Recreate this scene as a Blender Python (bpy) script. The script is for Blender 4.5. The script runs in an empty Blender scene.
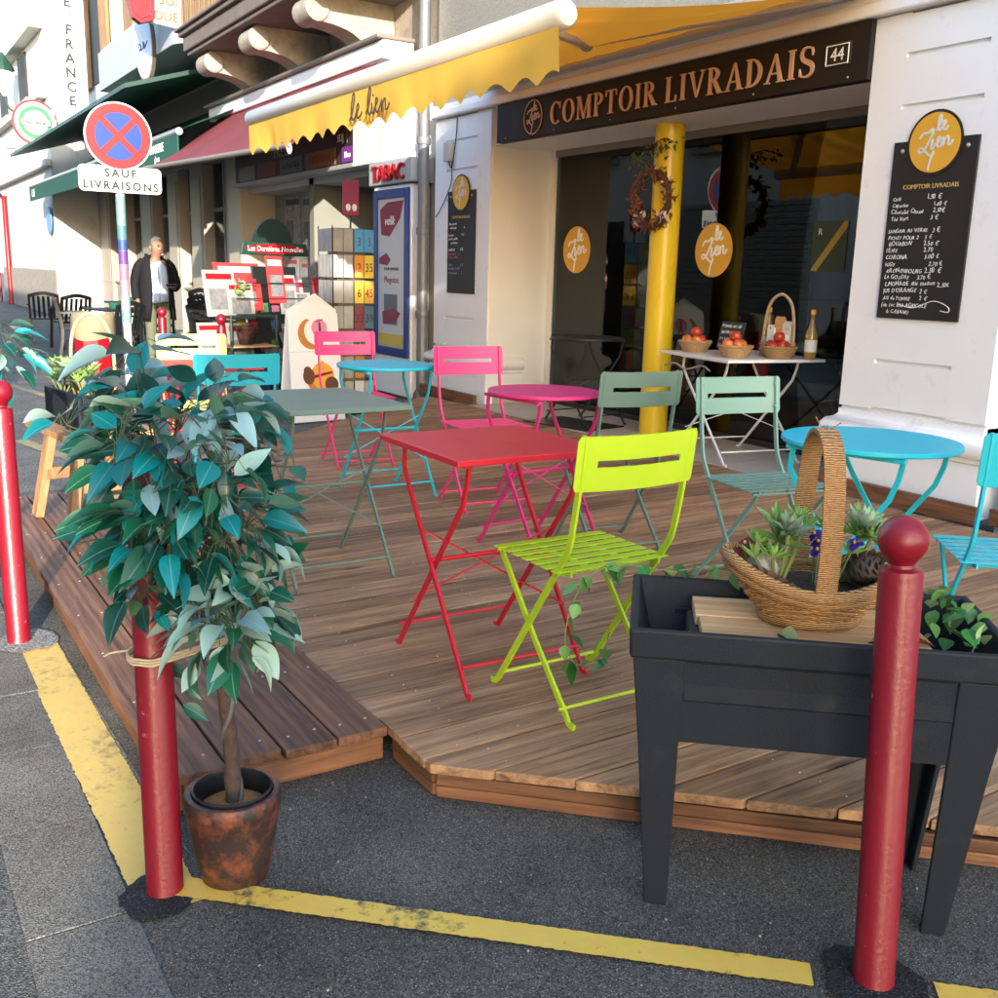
import bpy, bmesh, math, random
from mathutils import Vector, Matrix, Euler
SC = bpy.context.scene
COL = SC.collection
R = math.radians
rnd = random.Random(7)

# ------------------------------------------------------------------ camera
F_PX = 1013.7
ROT = ((0.529, 0.198, -0.825), (0.848, -0.093, 0.522), (0.026, -0.976, -0.218))   # world axes in camera axes
def _cam_axes():
    vx, vy = -151.5 - 499, 255.3 - 499
    a = Vector((vx, vy, F_PX)).normalized()
    d = Vector((math.cos(.027), math.sin(.027), 0))
    y = (a + d * (-1.0 / a.dot(d))).normalized()
    if y.z < 0: y = -y
    x = -a
    return x, y, x.cross(y)
AX, AY, AZ = _cam_axes()
CAM = Vector((0, 0, 1.374))
def ray(u, v):
    d = Vector((u - 499, v - 499, F_PX))
    return Vector((AX.dot(d), AY.dot(d), AZ.dot(d)))
def onz(u, v, z=0.0):
    d = ray(u, v); return CAM + d * ((z - CAM.z) / d.z)
def ony(u, v, y):
    d = ray(u, v); return CAM + d * (y / d.y)
def atd(u, v, depth):                      # a point at a given distance along the view axis
    return CAM + ray(u, v) * (depth / F_PX)
def deck_z(y): return .11 + .012 * (y - 2)

cam_data = bpy.data.cameras.new('Camera')
cam_data.sensor_fit = 'HORIZONTAL'; cam_data.sensor_width = 36
cam_data.lens = 36 * F_PX / 998
cam_data.clip_start = .05; cam_data.clip_end = 2000
cam = bpy.data.objects.new('Camera', cam_data); COL.objects.link(cam)
right = Vector((AX.x, AY.x, AZ.x)); down = Vector((AX.y, AY.y, AZ.y)); fwd = Vector((AX.z, AY.z, AZ.z))
cam.matrix_world = Matrix(((right.x, -down.x, -fwd.x, CAM.x), (right.y, -down.y, -fwd.y, CAM.y), (right.z, -down.z, -fwd.z, CAM.z), (0, 0, 0, 1)))
SC.camera = cam

# ------------------------------------------------------------------ sky, sun, exposure
SUN_EL = 13.5
sun_h = Vector((.94, -.34)).normalized()
w = bpy.data.worlds.new('World'); SC.world = w; w.use_nodes = True
nt = w.node_tree
sky = nt.nodes.new('ShaderNodeTexSky'); sky.sky_type = 'NISHITA'; sky.sun_disc = False
sky.sun_elevation = R(SUN_EL); sky.sun_rotation = math.atan2(sun_h.x, sun_h.y)
sky.air_density = 1.0; sky.dust_density = 1.0; sky.ozone_density = 1.6
nt.links.new(sky.outputs[0], nt.nodes['Background'].inputs[0])
nt.nodes['Background'].inputs[1].default_value = .15
sl = bpy.data.lights.new('Sun', 'SUN'); sl.energy = 2.1; sl.angle = R(.5); sl.color = (1, .92, .8)
so = bpy.data.objects.new('Sun', sl); COL.objects.link(so)
tv = Vector((-sun_h.x, -sun_h.y, -math.tan(R(SUN_EL))))
so.rotation_euler = tv.to_track_quat('-Z', 'Y').to_euler(); so.location = (10, -10, 20)
vs = SC.view_settings
vs.view_transform = 'Standard'; vs.look = 'None'; vs.gamma = 1; vs.use_curve_mapping = False
vs.exposure = 2.5

# ------------------------------------------------------------------ materials
MATS = {}
def srgb(r, g, b):
    f = lambda c: (c / 255 / 12.92) if c <= 10 else ((c / 255 + .055) / 1.055) ** 2.4
    return (f(r), f(g), f(b))
def mat(name, col, rough=.5, var=.12, scale=6, bump=0, bscale=60, metal=0, spec=.5, trans=0, tcol=None, col2=None, c2lo=.55, c2hi=.7, detail=5, c2s=None):
    """plain procedural material: noise-varied colour, optional second (wear) colour, optional bump, optional translucency"""
    if name in MATS: return MATS[name]
    m = bpy.data.materials.new(name); m.use_nodes = True; MATS[name] = m
    n, l = m.node_tree.nodes, m.node_tree.links
    b = n['Principled BSDF']; out = n['Material Output']
    tc = n.new('ShaderNodeTexCoord'); oi = n.new('ShaderNodeObjectInfo')
    add = n.new('ShaderNodeVectorMath'); add.operation = 'ADD'
    mul = n.new('ShaderNodeMath'); mul.operation = 'MULTIPLY'; mul.inputs[1].default_value = 37
    l.new(oi.outputs['Random'], mul.inputs[0]); l.new(tc.outputs['Object'], add.inputs[0]); l.new(mul.outputs[0], add.inputs[1])
    no = n.new('ShaderNodeTexNoise'); no.inputs['Scale'].default_value = scale; no.inputs['Detail'].default_value = detail
    l.new(add.outputs[0], no.inputs['Vector'])
    mx = n.new('ShaderNodeMix'); mx.data_type = 'RGBA'
    mx.inputs['A'].default_value = (*[c * (1 - var) for c in col], 1); mx.inputs['B'].default_value = (*[min(1, c * (1 + var)) for c in col], 1)
    l.new(no.outputs[0], mx.inputs['Factor']); last = mx.outputs['Result']
    if col2:
        n2 = n.new('ShaderNodeTexNoise'); n2.inputs['Scale'].default_value = c2s or scale * 1.7; n2.inputs['Detail'].default_value = 8; n2.inputs['Roughness'].default_value = .7
        l.new(add.outputs[0], n2.inputs['Vector'])
        mr = n.new('ShaderNodeMapRange'); mr.inputs[1].default_value = c2lo; mr.inputs[2].default_value = c2hi
        l.new(n2.outputs[0], mr.inputs[0])
        m2 = n.new('ShaderNodeMix'); m2.data_type = 'RGBA'; m2.inputs['B'].default_value = (*col2, 1)
        l.new(mr.outputs[0], m2.inputs['Factor']); l.new(last, m2.inputs['A']); last = m2.outputs['Result']
    l.new(last, b.inputs['Base Color'])
    b.inputs['Roughness'].default_value = rough; b.inputs['Metallic'].default_value = metal
    b.inputs['Specular IOR Level'].default_value = spec
    rr = n.new('ShaderNodeMapRange'); rr.inputs[3].default_value = max(0, rough - .08); rr.inputs[4].default_value = min(1, rough + .1)
    l.new(no.outputs[0], rr.inputs[0]); l.new(rr.outputs[0], b.inputs['Roughness'])
    if bump:
        nb = n.new('ShaderNodeTexNoise'); nb.inputs['Scale'].default_value = bscale; nb.inputs['Detail'].default_value = 4
        l.new(add.outputs[0], nb.inputs['Vector'])
        bp = n.new('ShaderNodeBump'); bp.inputs['Strength'].default_value = bump; bp.inputs['Distance'].default_value = .01
        l.new(nb.outputs[0], bp.inputs['Height']); l.new(bp.outputs[0], b.inputs['Normal'])
    if trans:
        t = n.new('ShaderNodeBsdfTranslucent')
        if tcol: t.inputs[0].default_value = (*tcol, 1)
        else: l.new(last, t.inputs[0])
        ms = n.new('ShaderNodeMixShader'); ms.inputs[0].default_value = trans
        l.new(b.outputs[0], ms.inputs[1]); l.new(t.outputs[0], ms.inputs[2]); l.new(ms.outputs[0], out.inputs[0])
    return m

def wood(name, c1, c2, along='Y', ridge=0, knots=.5, rough=.75, seed=0):
    if name in MATS: return MATS[name]
    m = bpy.data.materials.new(name); m.use_nodes = True; MATS[name] = m
    n, l = m.node_tree.nodes, m.node_tree.links
    b = n['Principled BSDF']
    tc = n.new('ShaderNodeTexCoord'); oi = n.new('ShaderNodeObjectInfo')
    mul = n.new('ShaderNodeMath'); mul.operation = 'MULTIPLY'; mul.inputs[1].default_value = 53 + seed
    l.new(oi.outputs['Random'], mul.inputs[0])
    add = n.new('ShaderNodeVectorMath'); add.operation = 'ADD'; l.new(tc.outputs['Object'], add.inputs[0]); l.new(mul.outputs[0], add.inputs[1])
    mp = n.new('ShaderNodeMapping'); s = {'X': (1.2, 22, 22), 'Y': (22, 1.2, 22), 'Z': (22, 22, 1.2)}[along]; mp.inputs['Scale'].default_value = s
    l.new(add.outputs[0], mp.inputs[0])
    no = n.new('ShaderNodeTexNoise'); no.inputs['Scale'].default_value = 1.6; no.inputs['Detail'].default_value = 9; no.inputs['Roughness'].default_value = .68; no.inputs['Distortion'].default_value = .7
    l.new(mp.outputs[0], no.inputs['Vector'])
    fine = n.new('ShaderNodeTexNoise'); fine.inputs['Scale'].default_value = 7; fine.inputs['Detail'].default_value = 4
    l.new(mp.outputs[0], fine.inputs['Vector'])
    cr = n.new('ShaderNodeValToRGB'); e = cr.color_ramp.elements
    e[0].position = .3; e[0].color = (*c2, 1); e[1].position = .68; e[1].color = (*c1, 1)
    l.new(no.outputs[0], cr.inputs[0])
    # board-to-board tone
    tone = n.new('ShaderNodeMapRange'); tone.inputs[3].default_value = .72; tone.inputs[4].default_value = 1.22
    l.new(oi.outputs['Random'], tone.inputs[0])
    # broad stains
    st = n.new('ShaderNodeTexNoise'); st.inputs['Scale'].default_value = 2.1; st.inputs['Detail'].default_value = 6; l.new(add.outputs[0], st.inputs['Vector'])
    sr = n.new('ShaderNodeMapRange'); sr.inputs[1].default_value = .3; sr.inputs[2].default_value = .75; sr.inputs[3].default_value = .78; sr.inputs[4].default_value = 1.15; l.new(st.outputs[0], sr.inputs[0])
    mm = n.new('ShaderNodeMath'); mm.operation = 'MULTIPLY'; l.new(tone.outputs[0], mm.inputs[0]); l.new(sr.outputs[0], mm.inputs[1])
    vm = n.new('ShaderNodeVectorMath'); vm.operation = 'SCALE'; l.new(cr.outputs[0], vm.inputs[0]); l.new(mm.outputs[0], vm.inputs['Scale'])
    # knots
    mk = n.new('ShaderNodeMapping'); ks = {'X': (2.2, 7, 1), 'Y': (7, 2.2, 1), 'Z': (7, 1, 2.2)}[along]; mk.inputs['Scale'].default_value = ks; l.new(add.outputs[0], mk.inputs[0])
    vo = n.new('ShaderNodeTexVoronoi'); vo.inputs['Scale'].default_value = 1.0; l.new(mk.outputs[0], vo.inputs['Vector'])
    kr = n.new('ShaderNodeMapRange'); kr.inputs[1].default_value = .05; kr.inputs[2].default_value = .16; kr.inputs[3].default_value = knots; kr.inputs[4].default_value = 0
    l.new(vo.outputs['Distance'], kr.inputs[0])
    kn = n.new('ShaderNodeMath'); kn.operation = 'MULTIPLY'; l.new(kr.outputs[0], kn.inputs[0])
    sel = n.new('ShaderNodeMath'); sel.operation = 'GREATER_THAN'; sel.inputs[1].default_value = .62
    sp = n.new('ShaderNodeSeparateColor'); l.new(vo.outputs['Color'], sp.inputs[0]); l.new(sp.outputs[0], sel.inputs[0]); l.new(sel.outputs[0], kn.inputs[1])
    mx = n.new('ShaderNodeMix'); mx.data_type = 'RGBA'; mx.inputs['B'].default_value = (c2[0] * .3, c2[1] * .28, c2[2] * .28, 1)
    l.new(kn.outputs[0], mx.inputs['Factor']); l.new(vm.outputs[0], mx.inputs['A']); l.new(mx.outputs['Result'], b.inputs['Base Color'])
    b.inputs['Roughness'].default_value = rough; b.inputs['Specular IOR Level'].default_value = .3
    bp = n.new('ShaderNodeBump'); bp.inputs['Strength'].default_value = .35; bp.inputs['Distance'].default_value = .004
    l.new(fine.outputs[0], bp.inputs['Height'])
    if ridge:
        wv = n.new('ShaderNodeTexWave'); wv.bands_direction = {'X': 'Y', 'Y': 'X', 'Z': 'X'}[along]; wv.inputs['Scale'].default_value = ridge; wv.inputs['Distortion'].default_value = .15
        l.new(tc.outputs['Object'], wv.inputs['Vector'])
        b2 = n.new('ShaderNodeBump'); b2.inputs['Strength'].default_value = .5; b2.inputs['Distance'].default_value = .004
        l.new(wv.outputs['Fac'], b2.inputs['Height']); l.new(bp.outputs[0], b2.inputs['Normal']); l.new(b2.outputs[0], b.inputs['Normal'])
    else: l.new(bp.outputs[0], b.inputs['Normal'])
    return m

def asphalt(name, base, chip, thr=.66, vscale=190):
    m = bpy.data.materials.new(name); m.use_nodes = True; MATS[name] = m
    n, l = m.node_tree.nodes, m.node_tree.links; b = n['Principled BSDF']
    tc = n.new('ShaderNodeTexCoord')
    vo = n.new('ShaderNodeTexVoronoi'); vo.inputs['Scale'].default_value = vscale; l.new(tc.outputs['Object'], vo.inputs['Vector'])
    sp = n.new('ShaderNodeSeparateColor'); l.new(vo.outputs['Color'], sp.inputs[0])
    big = n.new('ShaderNodeTexNoise'); big.inputs['Scale'].default_value = 2.2; big.inputs['Detail'].default_value = 8; l.new(tc.outputs['Object'], big.inputs['Vector'])
    tm = n.new('ShaderNodeMapRange'); tm.inputs[1].default_value = .3; tm.inputs[2].default_value = .7; tm.inputs[3].default_value = thr + .16; tm.inputs[4].default_value = thr; l.new(big.outputs[0], tm.inputs[0])
    gt = n.new('ShaderNodeMath'); gt.operation = 'GREATER_THAN'; l.new(sp.outputs[0], gt.inputs[0]); l.new(tm.outputs[0], gt.inputs[1])
    lt = n.new('ShaderNodeMath'); lt.operation = 'LESS_THAN'; lt.inputs[1].default_value = .42; l.new(vo.outputs['Distance'], lt.inputs[0])
    mk = n.new('ShaderNodeMath'); mk.operation = 'MULTIPLY'; l.new(gt.outputs[0], mk.inputs[0]); l.new(lt.outputs[0], mk.inputs[1])
    cr = n.new('ShaderNodeValToRGB'); e = cr.color_ramp.elements; e[0].position = .3; e[0].color = (*[c * .62 for c in base], 1); e[1].position = .72; e[1].color = (*[c * 1.35 for c in base], 1)
    l.new(big.outputs[0], cr.inputs[0])
    gr = n.new('ShaderNodeMapRange'); gr.inputs[3].default_value = .35; gr.inputs[4].default_value = 1.75; l.new(sp.outputs[2], gr.inputs[0])
    fn = n.new('ShaderNodeTexNoise'); fn.inputs['Scale'].default_value = vscale * 2.5; fn.inputs['Detail'].default_value = 3; l.new(tc.outputs['Object'], fn.inputs['Vector'])
    fr = n.new('ShaderNodeMapRange'); fr.inputs[1].default_value = .3; fr.inputs[2].default_value = .7; fr.inputs[3].default_value = .6; fr.inputs[4].default_value = 1.4; l.new(fn.outputs[0], fr.inputs[0])
    gm = n.new('ShaderNodeMath'); gm.operation = 'MULTIPLY'; l.new(gr.outputs[0], gm.inputs[0]); l.new(fr.outputs[0], gm.inputs[1])
    gv = n.new('ShaderNodeVectorMath'); gv.operation = 'SCALE'; l.new(cr.outputs[0], gv.inputs[0]); l.new(gm.outputs[0], gv.inputs['Scale'])
    cm = n.new('ShaderNodeMix'); cm.data_type = 'RGBA'; cm.inputs['A'].default_value = (*[c * .45 for c in chip], 1); cm.inputs['B'].default_value = (*chip, 1); l.new(sp.outputs[1], cm.inputs['Factor'])
    mx = n.new('ShaderNodeMix'); mx.data_type = 'RGBA'; l.new(mk.outputs[0], mx.inputs['Factor']); l.new(gv.outputs[0], mx.inputs['A']); l.new(cm.outputs['Result'], mx.inputs['B'])
    l.new(mx.outputs['Result'], b.inputs['Base Color']); b.inputs['Roughness'].default_value = .82; b.inputs['Specular IOR Level'].default_value = .3
    bp = n.new('ShaderNodeBump'); bp.inputs['Strength'].default_value = .6; bp.inputs['Distance'].default_value = .004
    l.new(vo.outputs['Distance'], bp.inputs['Height']); l.new(bp.outputs[0], b.inputs['Normal'])
    return m

def road_paint(name, col, under, lo=.5, hi=.6):
    m = bpy.data.materials.new(name); m.use_nodes = True; MATS[name] = m
    n, l = m.node_tree.nodes, m.node_tree.links; b = n['Principled BSDF']
    tc = n.new('ShaderNodeTexCoord')
    a = n.new('ShaderNodeTexNoise'); a.inputs['Scale'].default_value = 26; a.inputs['Detail'].default_value = 10; a.inputs['Roughness'].default_value = .75; l.new(tc.outputs['Object'], a.inputs['Vector'])
    g = n.new('ShaderNodeTexNoise'); g.inputs['Scale'].default_value = 2.4; l.new(tc.outputs['Object'], g.inputs['Vector'])
    s = n.new('ShaderNodeMath'); s.operation = 'MULTIPLY_ADD'; s.inputs[1].default_value = .42; l.new(g.outputs[0], s.inputs[0]); 
    sc_ = n.new('ShaderNodeMath'); sc_.operation = 'MULTIPLY'; sc_.inputs[1].default_value = .6; l.new(a.outputs[0], sc_.inputs[0]); l.new(sc_.outputs[0], s.inputs[2])
    mr = n.new('ShaderNodeMapRange'); mr.inputs[1].default_value = lo; mr.inputs[2].default_value = hi; l.new(s.outputs[0], mr.inputs[0])
    mx = n.new('ShaderNodeMix'); mx.data_type = 'RGBA'; mx.inputs['A'].default_value = (*col, 1); mx.inputs['B'].default_value = (*under, 1); l.new(mr.outputs[0], mx.inputs['Factor'])
    c2 = n.new('ShaderNodeMix'); c2.data_type = 'RGBA'; c2.blend_type = 'MULTIPLY'; c2.inputs['Factor'].default_value = .35; l.new(mx.outputs['Result'], c2.inputs['A'])
    l.new(a.outputs['Color'], c2.inputs['B']); l.new(c2.outputs['Result'], b.inputs['Base Color'])
    b.inputs['Roughness'].default_value = .7
    bp = n.new('ShaderNodeBump'); bp.inputs['Strength'].default_value = .5; bp.inputs['Distance'].default_value = .003; l.new(a.outputs[0], bp.inputs['Height']); l.new(bp.outputs[0], b.inputs['Normal'])
    return m

def glass(name, tint=(.75, .8, .8), fac=.06, graz=1.0):
    m = bpy.data.materials.new(name); m.use_nodes = True; MATS[name] = m
    n, l = m.node_tree.nodes, m.node_tree.links; n.remove(n['Principled BSDF'])
    t = n.new('ShaderNodeBsdfTransparent'); t.inputs[0].default_value = (*tint, 1)
    g = n.new('ShaderNodeBsdfGlossy'); g.inputs['Roughness'].default_value = .01; g.inputs[0].default_value = (.9, .95, .95, 1)
    fr = n.new('ShaderNodeFresnel'); fr.inputs[0].default_value = 1.5
    ad = n.new('ShaderNodeMath'); ad.operation = 'ADD'; ad.inputs[1].default_value = fac; ad.use_clamp = True; l.new(fr.outputs[0], ad.inputs[0])
    ms = n.new('ShaderNodeMixShader'); l.new(ad.outputs[0], ms.inputs[0]); l.new(t.outputs[0], ms.inputs[1]); l.new(g.outputs[0], ms.inputs[2])
    l.new(ms.outputs[0], n['Material Output'].inputs[0])
    return m

def leafmat(name, top, under, trans=.18, rough=.45):
    m = bpy.data.materials.new(name); m.use_nodes = True; MATS[name] = m
    n, l = m.node_tree.nodes, m.node_tree.links; b = n['Principled BSDF']
    ge = n.new('ShaderNodeNewGeometry'); oi = n.new('ShaderNodeObjectInfo'); tc = n.new('ShaderNodeTexCoord')
    mx = n.new('ShaderNodeMix'); mx.data_type = 'RGBA'; mx.inputs['A'].default_value = (*top, 1); mx.inputs['B'].default_value = (*under, 1); l.new(ge.outputs['Backfacing'], mx.inputs['Factor'])
    # pale midrib and side veins from the leaf's own coordinates
    sx = n.new('ShaderNodeSeparateXYZ'); l.new(tc.outputs['Object'], sx.inputs[0])
    ab = n.new('ShaderNodeMath'); ab.operation = 'ABSOLUTE'; l.new(sx.outputs[1], ab.inputs[0])
    rib = n.new('ShaderNodeMapRange'); rib.inputs[1].default_value = .006; rib.inputs[2].default_value = .016; rib.inputs[3].default_value = .4; rib.inputs[4].default_value = 0; l.new(ab.outputs[0], rib.inputs[0])
    m2 = n.new('ShaderNodeMix'); m2.data_type = 'RGBA'; m2.inputs['B'].default_value = (*[min(1, c * .6 + .18) for c in under], 1); l.new(rib.outputs[0], m2.inputs['Factor']); l.new(mx.outputs['Result'], m2.inputs['A'])
    hs = n.new('ShaderNodeHueSaturation'); v = n.new('ShaderNodeMapRange'); v.inputs[3].default_value = .65; v.inputs[4].default_value = 1.35; l.new(oi.outputs['Random'], v.inputs[0]); l.new(v.outputs[0], hs.inputs['Value'])
    l.new(m2.outputs['Result'], hs.inputs['Color']); l.new(hs.outputs[0], b.inputs['Base Color']); b.inputs['Roughness'].default_value = rough
    t = n.new('ShaderNodeBsdfTranslucent'); l.new(hs.outputs[0], t.inputs[0])
    ms = n.new('ShaderNodeMixShader'); ms.inputs[0].default_value = trans; l.new(b.outputs[0], ms.inputs[1]); l.new(t.outputs[0], ms.inputs[2]); l.new(ms.outputs[0], n['Material Output'].inputs[0])
    return m

def weave(name, c1, c2, scale=90, direction='Z'):
    m = bpy.data.materials.new(name); m.use_nodes = True; MATS[name] = m
    n, l = m.node_tree.nodes, m.node_tree.links; b = n['Principled BSDF']
    tc = n.new('ShaderNodeTexCoord')
    no = n.new('ShaderNodeTexNoise'); no.inputs['Scale'].default_value = scale; no.inputs['Detail'].default_value = 5; l.new(tc.outputs['Object'], no.inputs['Vector'])
    wv = n.new('ShaderNodeTexWave'); wv.bands_direction = direction; wv.inputs['Scale'].default_value = scale * .5; wv.inputs['Distortion'].default_value = 3; wv.inputs['Detail'].default_value = 2; l.new(tc.outputs['Object'], wv.inputs['Vector'])
    mu = n.new('ShaderNodeMath'); mu.operation = 'MULTIPLY'; l.new(no.outputs[0], mu.inputs[0]); l.new(wv.outputs['Fac'], mu.inputs[1])
    cr = n.new('ShaderNodeValToRGB'); e = cr.color_ramp.elements; e[0].position = .05; e[0].color = (*c2, 1); e[1].position = .45; e[1].color = (*c1, 1); l.new(mu.outputs[0], cr.inputs[0]); l.new(cr.outputs[0], b.inputs['Base Color'])
    b.inputs['Roughness'].default_value = .8
    bp = n.new('ShaderNodeBump'); bp.inputs['Strength'].default_value = .8; bp.inputs['Distance'].default_value = .004; l.new(mu.outputs[0], bp.inputs['Height']); l.new(bp.outputs[0], b.inputs['Normal'])
    return m

# ------------------------------------------------------------------ mesh helpers
class MB:
    def __init__(s): s.v = []; s.f = []
    def add(s, vs, fs, M=None):
        o = len(s.v)
        s.v += [(M @ Vector(p)) if M else Vector(p) for p in vs]
        s.f += [tuple(i + o for i in f) for f in fs]; return s
    def box(s, x0, x1, y0, y1, z0, z1, M=None):
        vs = [(x, y, z) for z in (z0, z1) for x, y in ((x0, y0), (x1, y0), (x1, y1), (x0, y1))]
        return s.add(vs, [(3, 2, 1, 0), (4, 5, 6, 7), (0, 1, 5, 4), (1, 2, 6, 5), (2, 3, 7, 6), (3, 0, 4, 7)], M)
    def bar(s, p, q, w, h, up=(0, 0, 1)):
        p, q = Vector(p), Vector(q); d = (q - p); L = d.length; d.normalize()
        u = Vector(up)
        if abs(d.dot(u)) > .98: u = Vector((1, 0, 0))
        a = d.cross(u).normalized(); b = a.cross(d).normalized()
        M = Matrix(((d.x, a.x, b.x, p.x), (d.y, a.y, b.y, p.y), (d.z, a.z, b.z, p.z), (0, 0, 0, 1)))
        return s.box(0, L, -w / 2, w / 2, -h / 2, h / 2, M)
    def path(s, pts, w, h, side=(0, 1, 0)):
        """flat bar following points; `side` is the direction of its width w, thickness h"""
        pts = [Vector(p) for p in pts]; sd = Vector(side).normalized(); vs = []; fs = []
        for i, p in enumerate(pts):
            d = (pts[min(i + 1, len(pts) - 1)] - pts[max(i - 1, 0)]).normalized(); nn = d.cross(sd).normalized()
            for a, b in ((-1, -1), (1, -1), (1, 1), (-1, 1)): vs.append(p + sd * a * w / 2 + nn * b * h / 2)
        for i in range(len(pts) - 1):
            for k in range(4): fs.append((i * 4 + k, i * 4 + (k + 1) % 4, i * 4 + 4 + (k + 1) % 4, i * 4 + 4 + k))
        e = (len(pts) - 1) * 4; fs += [(3, 2, 1, 0), (e, e + 1, e + 2, e + 3)]
        return s.add(vs, fs)
    def tube(s, pts, r, n=8, closed=False, M=None):
        pts = [Vector(p) for p in pts]; N = len(pts); vs = []; fs = []; prev = None
        for i, p in enumerate(pts):
            if closed: d = pts[(i + 1) % N] - pts[i - 1]
            else: d = pts[min(i + 1, N - 1)] - pts[max(i - 1, 0)]
            d.normalize()
            if prev is None:
                u = Vector((0, 0, 1)) if abs(d.z) < .9 else Vector((1, 0, 0)); a = d.cross(u).normalized()
            else: a = (prev - d * prev.dot(d)).normalized()
            prev = a; b = d.cross(a); rr = r[i] if isinstance(r, (list, tuple)) else r
            for k in range(n):
                t = 2 * math.pi * k / n; vs.append(p + a * math.cos(t) * rr + b * math.sin(t) * rr)
        for i in range(N if closed else N - 1):
            j = (i + 1) % N
            for k in range(n): fs.append((i * n + k, i * n + (k + 1) % n, j * n + (k + 1) % n, j * n + k))
        if not closed:
            fs.append(tuple(range(n - 1, -1, -1))); fs.append(tuple((N - 1) * n + k for k in range(n)))
        return s.add(vs, fs, M)
    def lathe(s, prof, n=24, M=None, sx=1, sy=1, cap=True):
        vs = []; fs = []
        for r, z in prof:
            for k in range(n): t = 2 * math.pi * k / n; vs.append((r * math.cos(t) * sx, r * math.sin(t) * sy, z))
        for i in range(len(prof) - 1):
            for k in range(n): fs.append((i * n + k, i * n + (k + 1) % n, i * n + n + (k + 1) % n, i * n + n + k))
        if cap:
            if prof[0][0] > 1e-4: fs.append(tuple(range(n - 1, -1, -1)))
            if prof[-1][0] > 1e-4: fs.append(tuple((len(prof) - 1) * n + k for k in range(n)))
        return s.add(vs, fs, M)
    def prism(s, poly, z0, z1, M=None):
        N = len(poly); vs = [(x, y, z0) for x, y in poly] + [(x, y, z1) for x, y in poly]
        fs = [tuple(range(N - 1, -1, -1)), tuple(range(N, 2 * N))] + [(k, (k + 1) % N, N + (k + 1) % N, N + k) for k in range(N)]
        return s.add(vs, fs, M)
    def sphere(s, c, r, n=12, m=8, sz=1, M=None):
        prof = [(max(1e-5, r * math.sin(math.pi * i / m)), -r * sz * math.cos(math.pi * i / m)) for i in range(m + 1)]
        T = Matrix.Translation(Vector(c)); return s.lathe(prof, n, (M @ T) if M else T, cap=False)
    def mesh(s, name):
        me = bpy.data.meshes.new(name); me.from_pydata([tuple(p) for p in s.v], [], s.f); me.validate(); me.update(); return me
    def build(s, name, m, parent=None, smooth=35, bevel=0, loc=None, rot=None, seg=2, merge=False):
        me = s.mesh(name)
        bm = bmesh.new(); bm.from_mesh(me)
        if merge: bmesh.ops.remove_doubles(bm, verts=bm.verts, dist=1e-5)
        bmesh.ops.recalc_face_normals(bm, faces=bm.faces); bm.to_mesh(me); bm.free()
        return link(name, me, m, parent, smooth, bevel, loc, rot, seg)
def link(name, me, m, parent=None, smooth=35, bevel=0, loc=None, rot=None, seg=2):
    if m is not None and len(me.materials) == 0: me.materials.append(m)
    if smooth:
        me.polygons.foreach_set('use_smooth', [True] * len(me.polygons)); me.set_sharp_from_angle(angle=R(smooth))
    o = bpy.data.objects.new(name, me); COL.objects.link(o)
    if parent: o.parent = parent
    if loc is not None: o.location = loc
    if rot is not None: o.rotation_euler = rot
    if bevel:
        bv = o.modifiers.new('Bevel', 'BEVEL'); bv.width = bevel; bv.segments = seg; bv.limit_method = 'ANGLE'; bv.angle_limit = R(40)
    return o
def tag(o, label, cat, group=None):
    o['label'] = label; o['category'] = cat
    if group: o['group'] = group
    return o
def thing(name, label, cat, loc=(0, 0, 0), rz=0, group=None, rot=None):
    o = bpy.data.objects.new(name, None); COL.objects.link(o); o.location = loc; o.rotation_euler = rot if rot else (0, 0, rz); o.empty_display_size = .1
    return tag(o, label, cat, group)
def struct(o): o['kind'] = 'structure'; return o
def stuff(o): o['kind'] = 'stuff'; return o
def copy_tree(o, parent=None, m=None):
    c = o.copy(); COL.objects.link(c); c.parent = parent
    for ch in o.children: copy_tree(ch, c, m)
    return c
def B(x0, x1, y0, y1, z0, z1): return MB().box(x0, x1, y0, y1, z0, z1)
def Mrot(loc, rx=0, ry=0, rz=0): return Matrix.Translation(Vector(loc)) @ Euler((rx, ry, rz)).to_matrix().to_4x4()
def smooth_pts(pts, k=6, closed=False):
    pts = [Vector(p) for p in pts]; N = len(pts); out = []
    for i in range(N if closed else N - 1):
        p0 = pts[(i - 1) % N] if closed or i > 0 else pts[0]; p1 = pts[i]; p2 = pts[(i + 1) % N]; p3 = pts[(i + 2) % N] if closed or i < N - 2 else pts[-1]
        for j in range(k):
            t = j / k
            out.append(.5 * ((2 * p1) + (p2 - p0) * t + (2 * p0 - 5 * p1 + 4 * p2 - p3) * t * t + (3 * p1 - p0 - 3 * p2 + p3) * t ** 3))
    if not closed: out.append(pts[-1])
    return out
# text from the built-in font as a mesh standing in the XZ plane, facing -Y, centred on x
TXT = {}
def text_mesh(s, size, align='CENTER', ext=.0015, shear=0, space=1.0, bold=0):
    key = (s, size, align, ext, shear, space, bold)
    if key in TXT: return TXT[key]
    c = bpy.data.curves.new('t', 'FONT'); c.body = s; c.size = size; c.align_x = align; c.extrude = ext; c.shear = shear; c.space_character = space; c.resolution_u = 3; c.offset = bold * size
    o = bpy.data.objects.new('t', c); COL.objects.link(o)
    me = bpy.data.meshes.new_from_object(o)
    bpy.data.objects.remove(o); bpy.data.curves.remove(c)
    me.transform(Matrix.Rotation(R(90), 4, 'X')); me.name = 'lettering'; TXT[key] = me
    return me
def text(s, size, m, parent, loc, rot=(0, 0, 0), align='CENTER', name='lettering', **k):
    me = text_mesh(s, size, align, **k).copy(); me.materials.clear(); me.materials.append(m)
    return link(name, me, m, parent, 0, 0, loc, rot)

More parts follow.
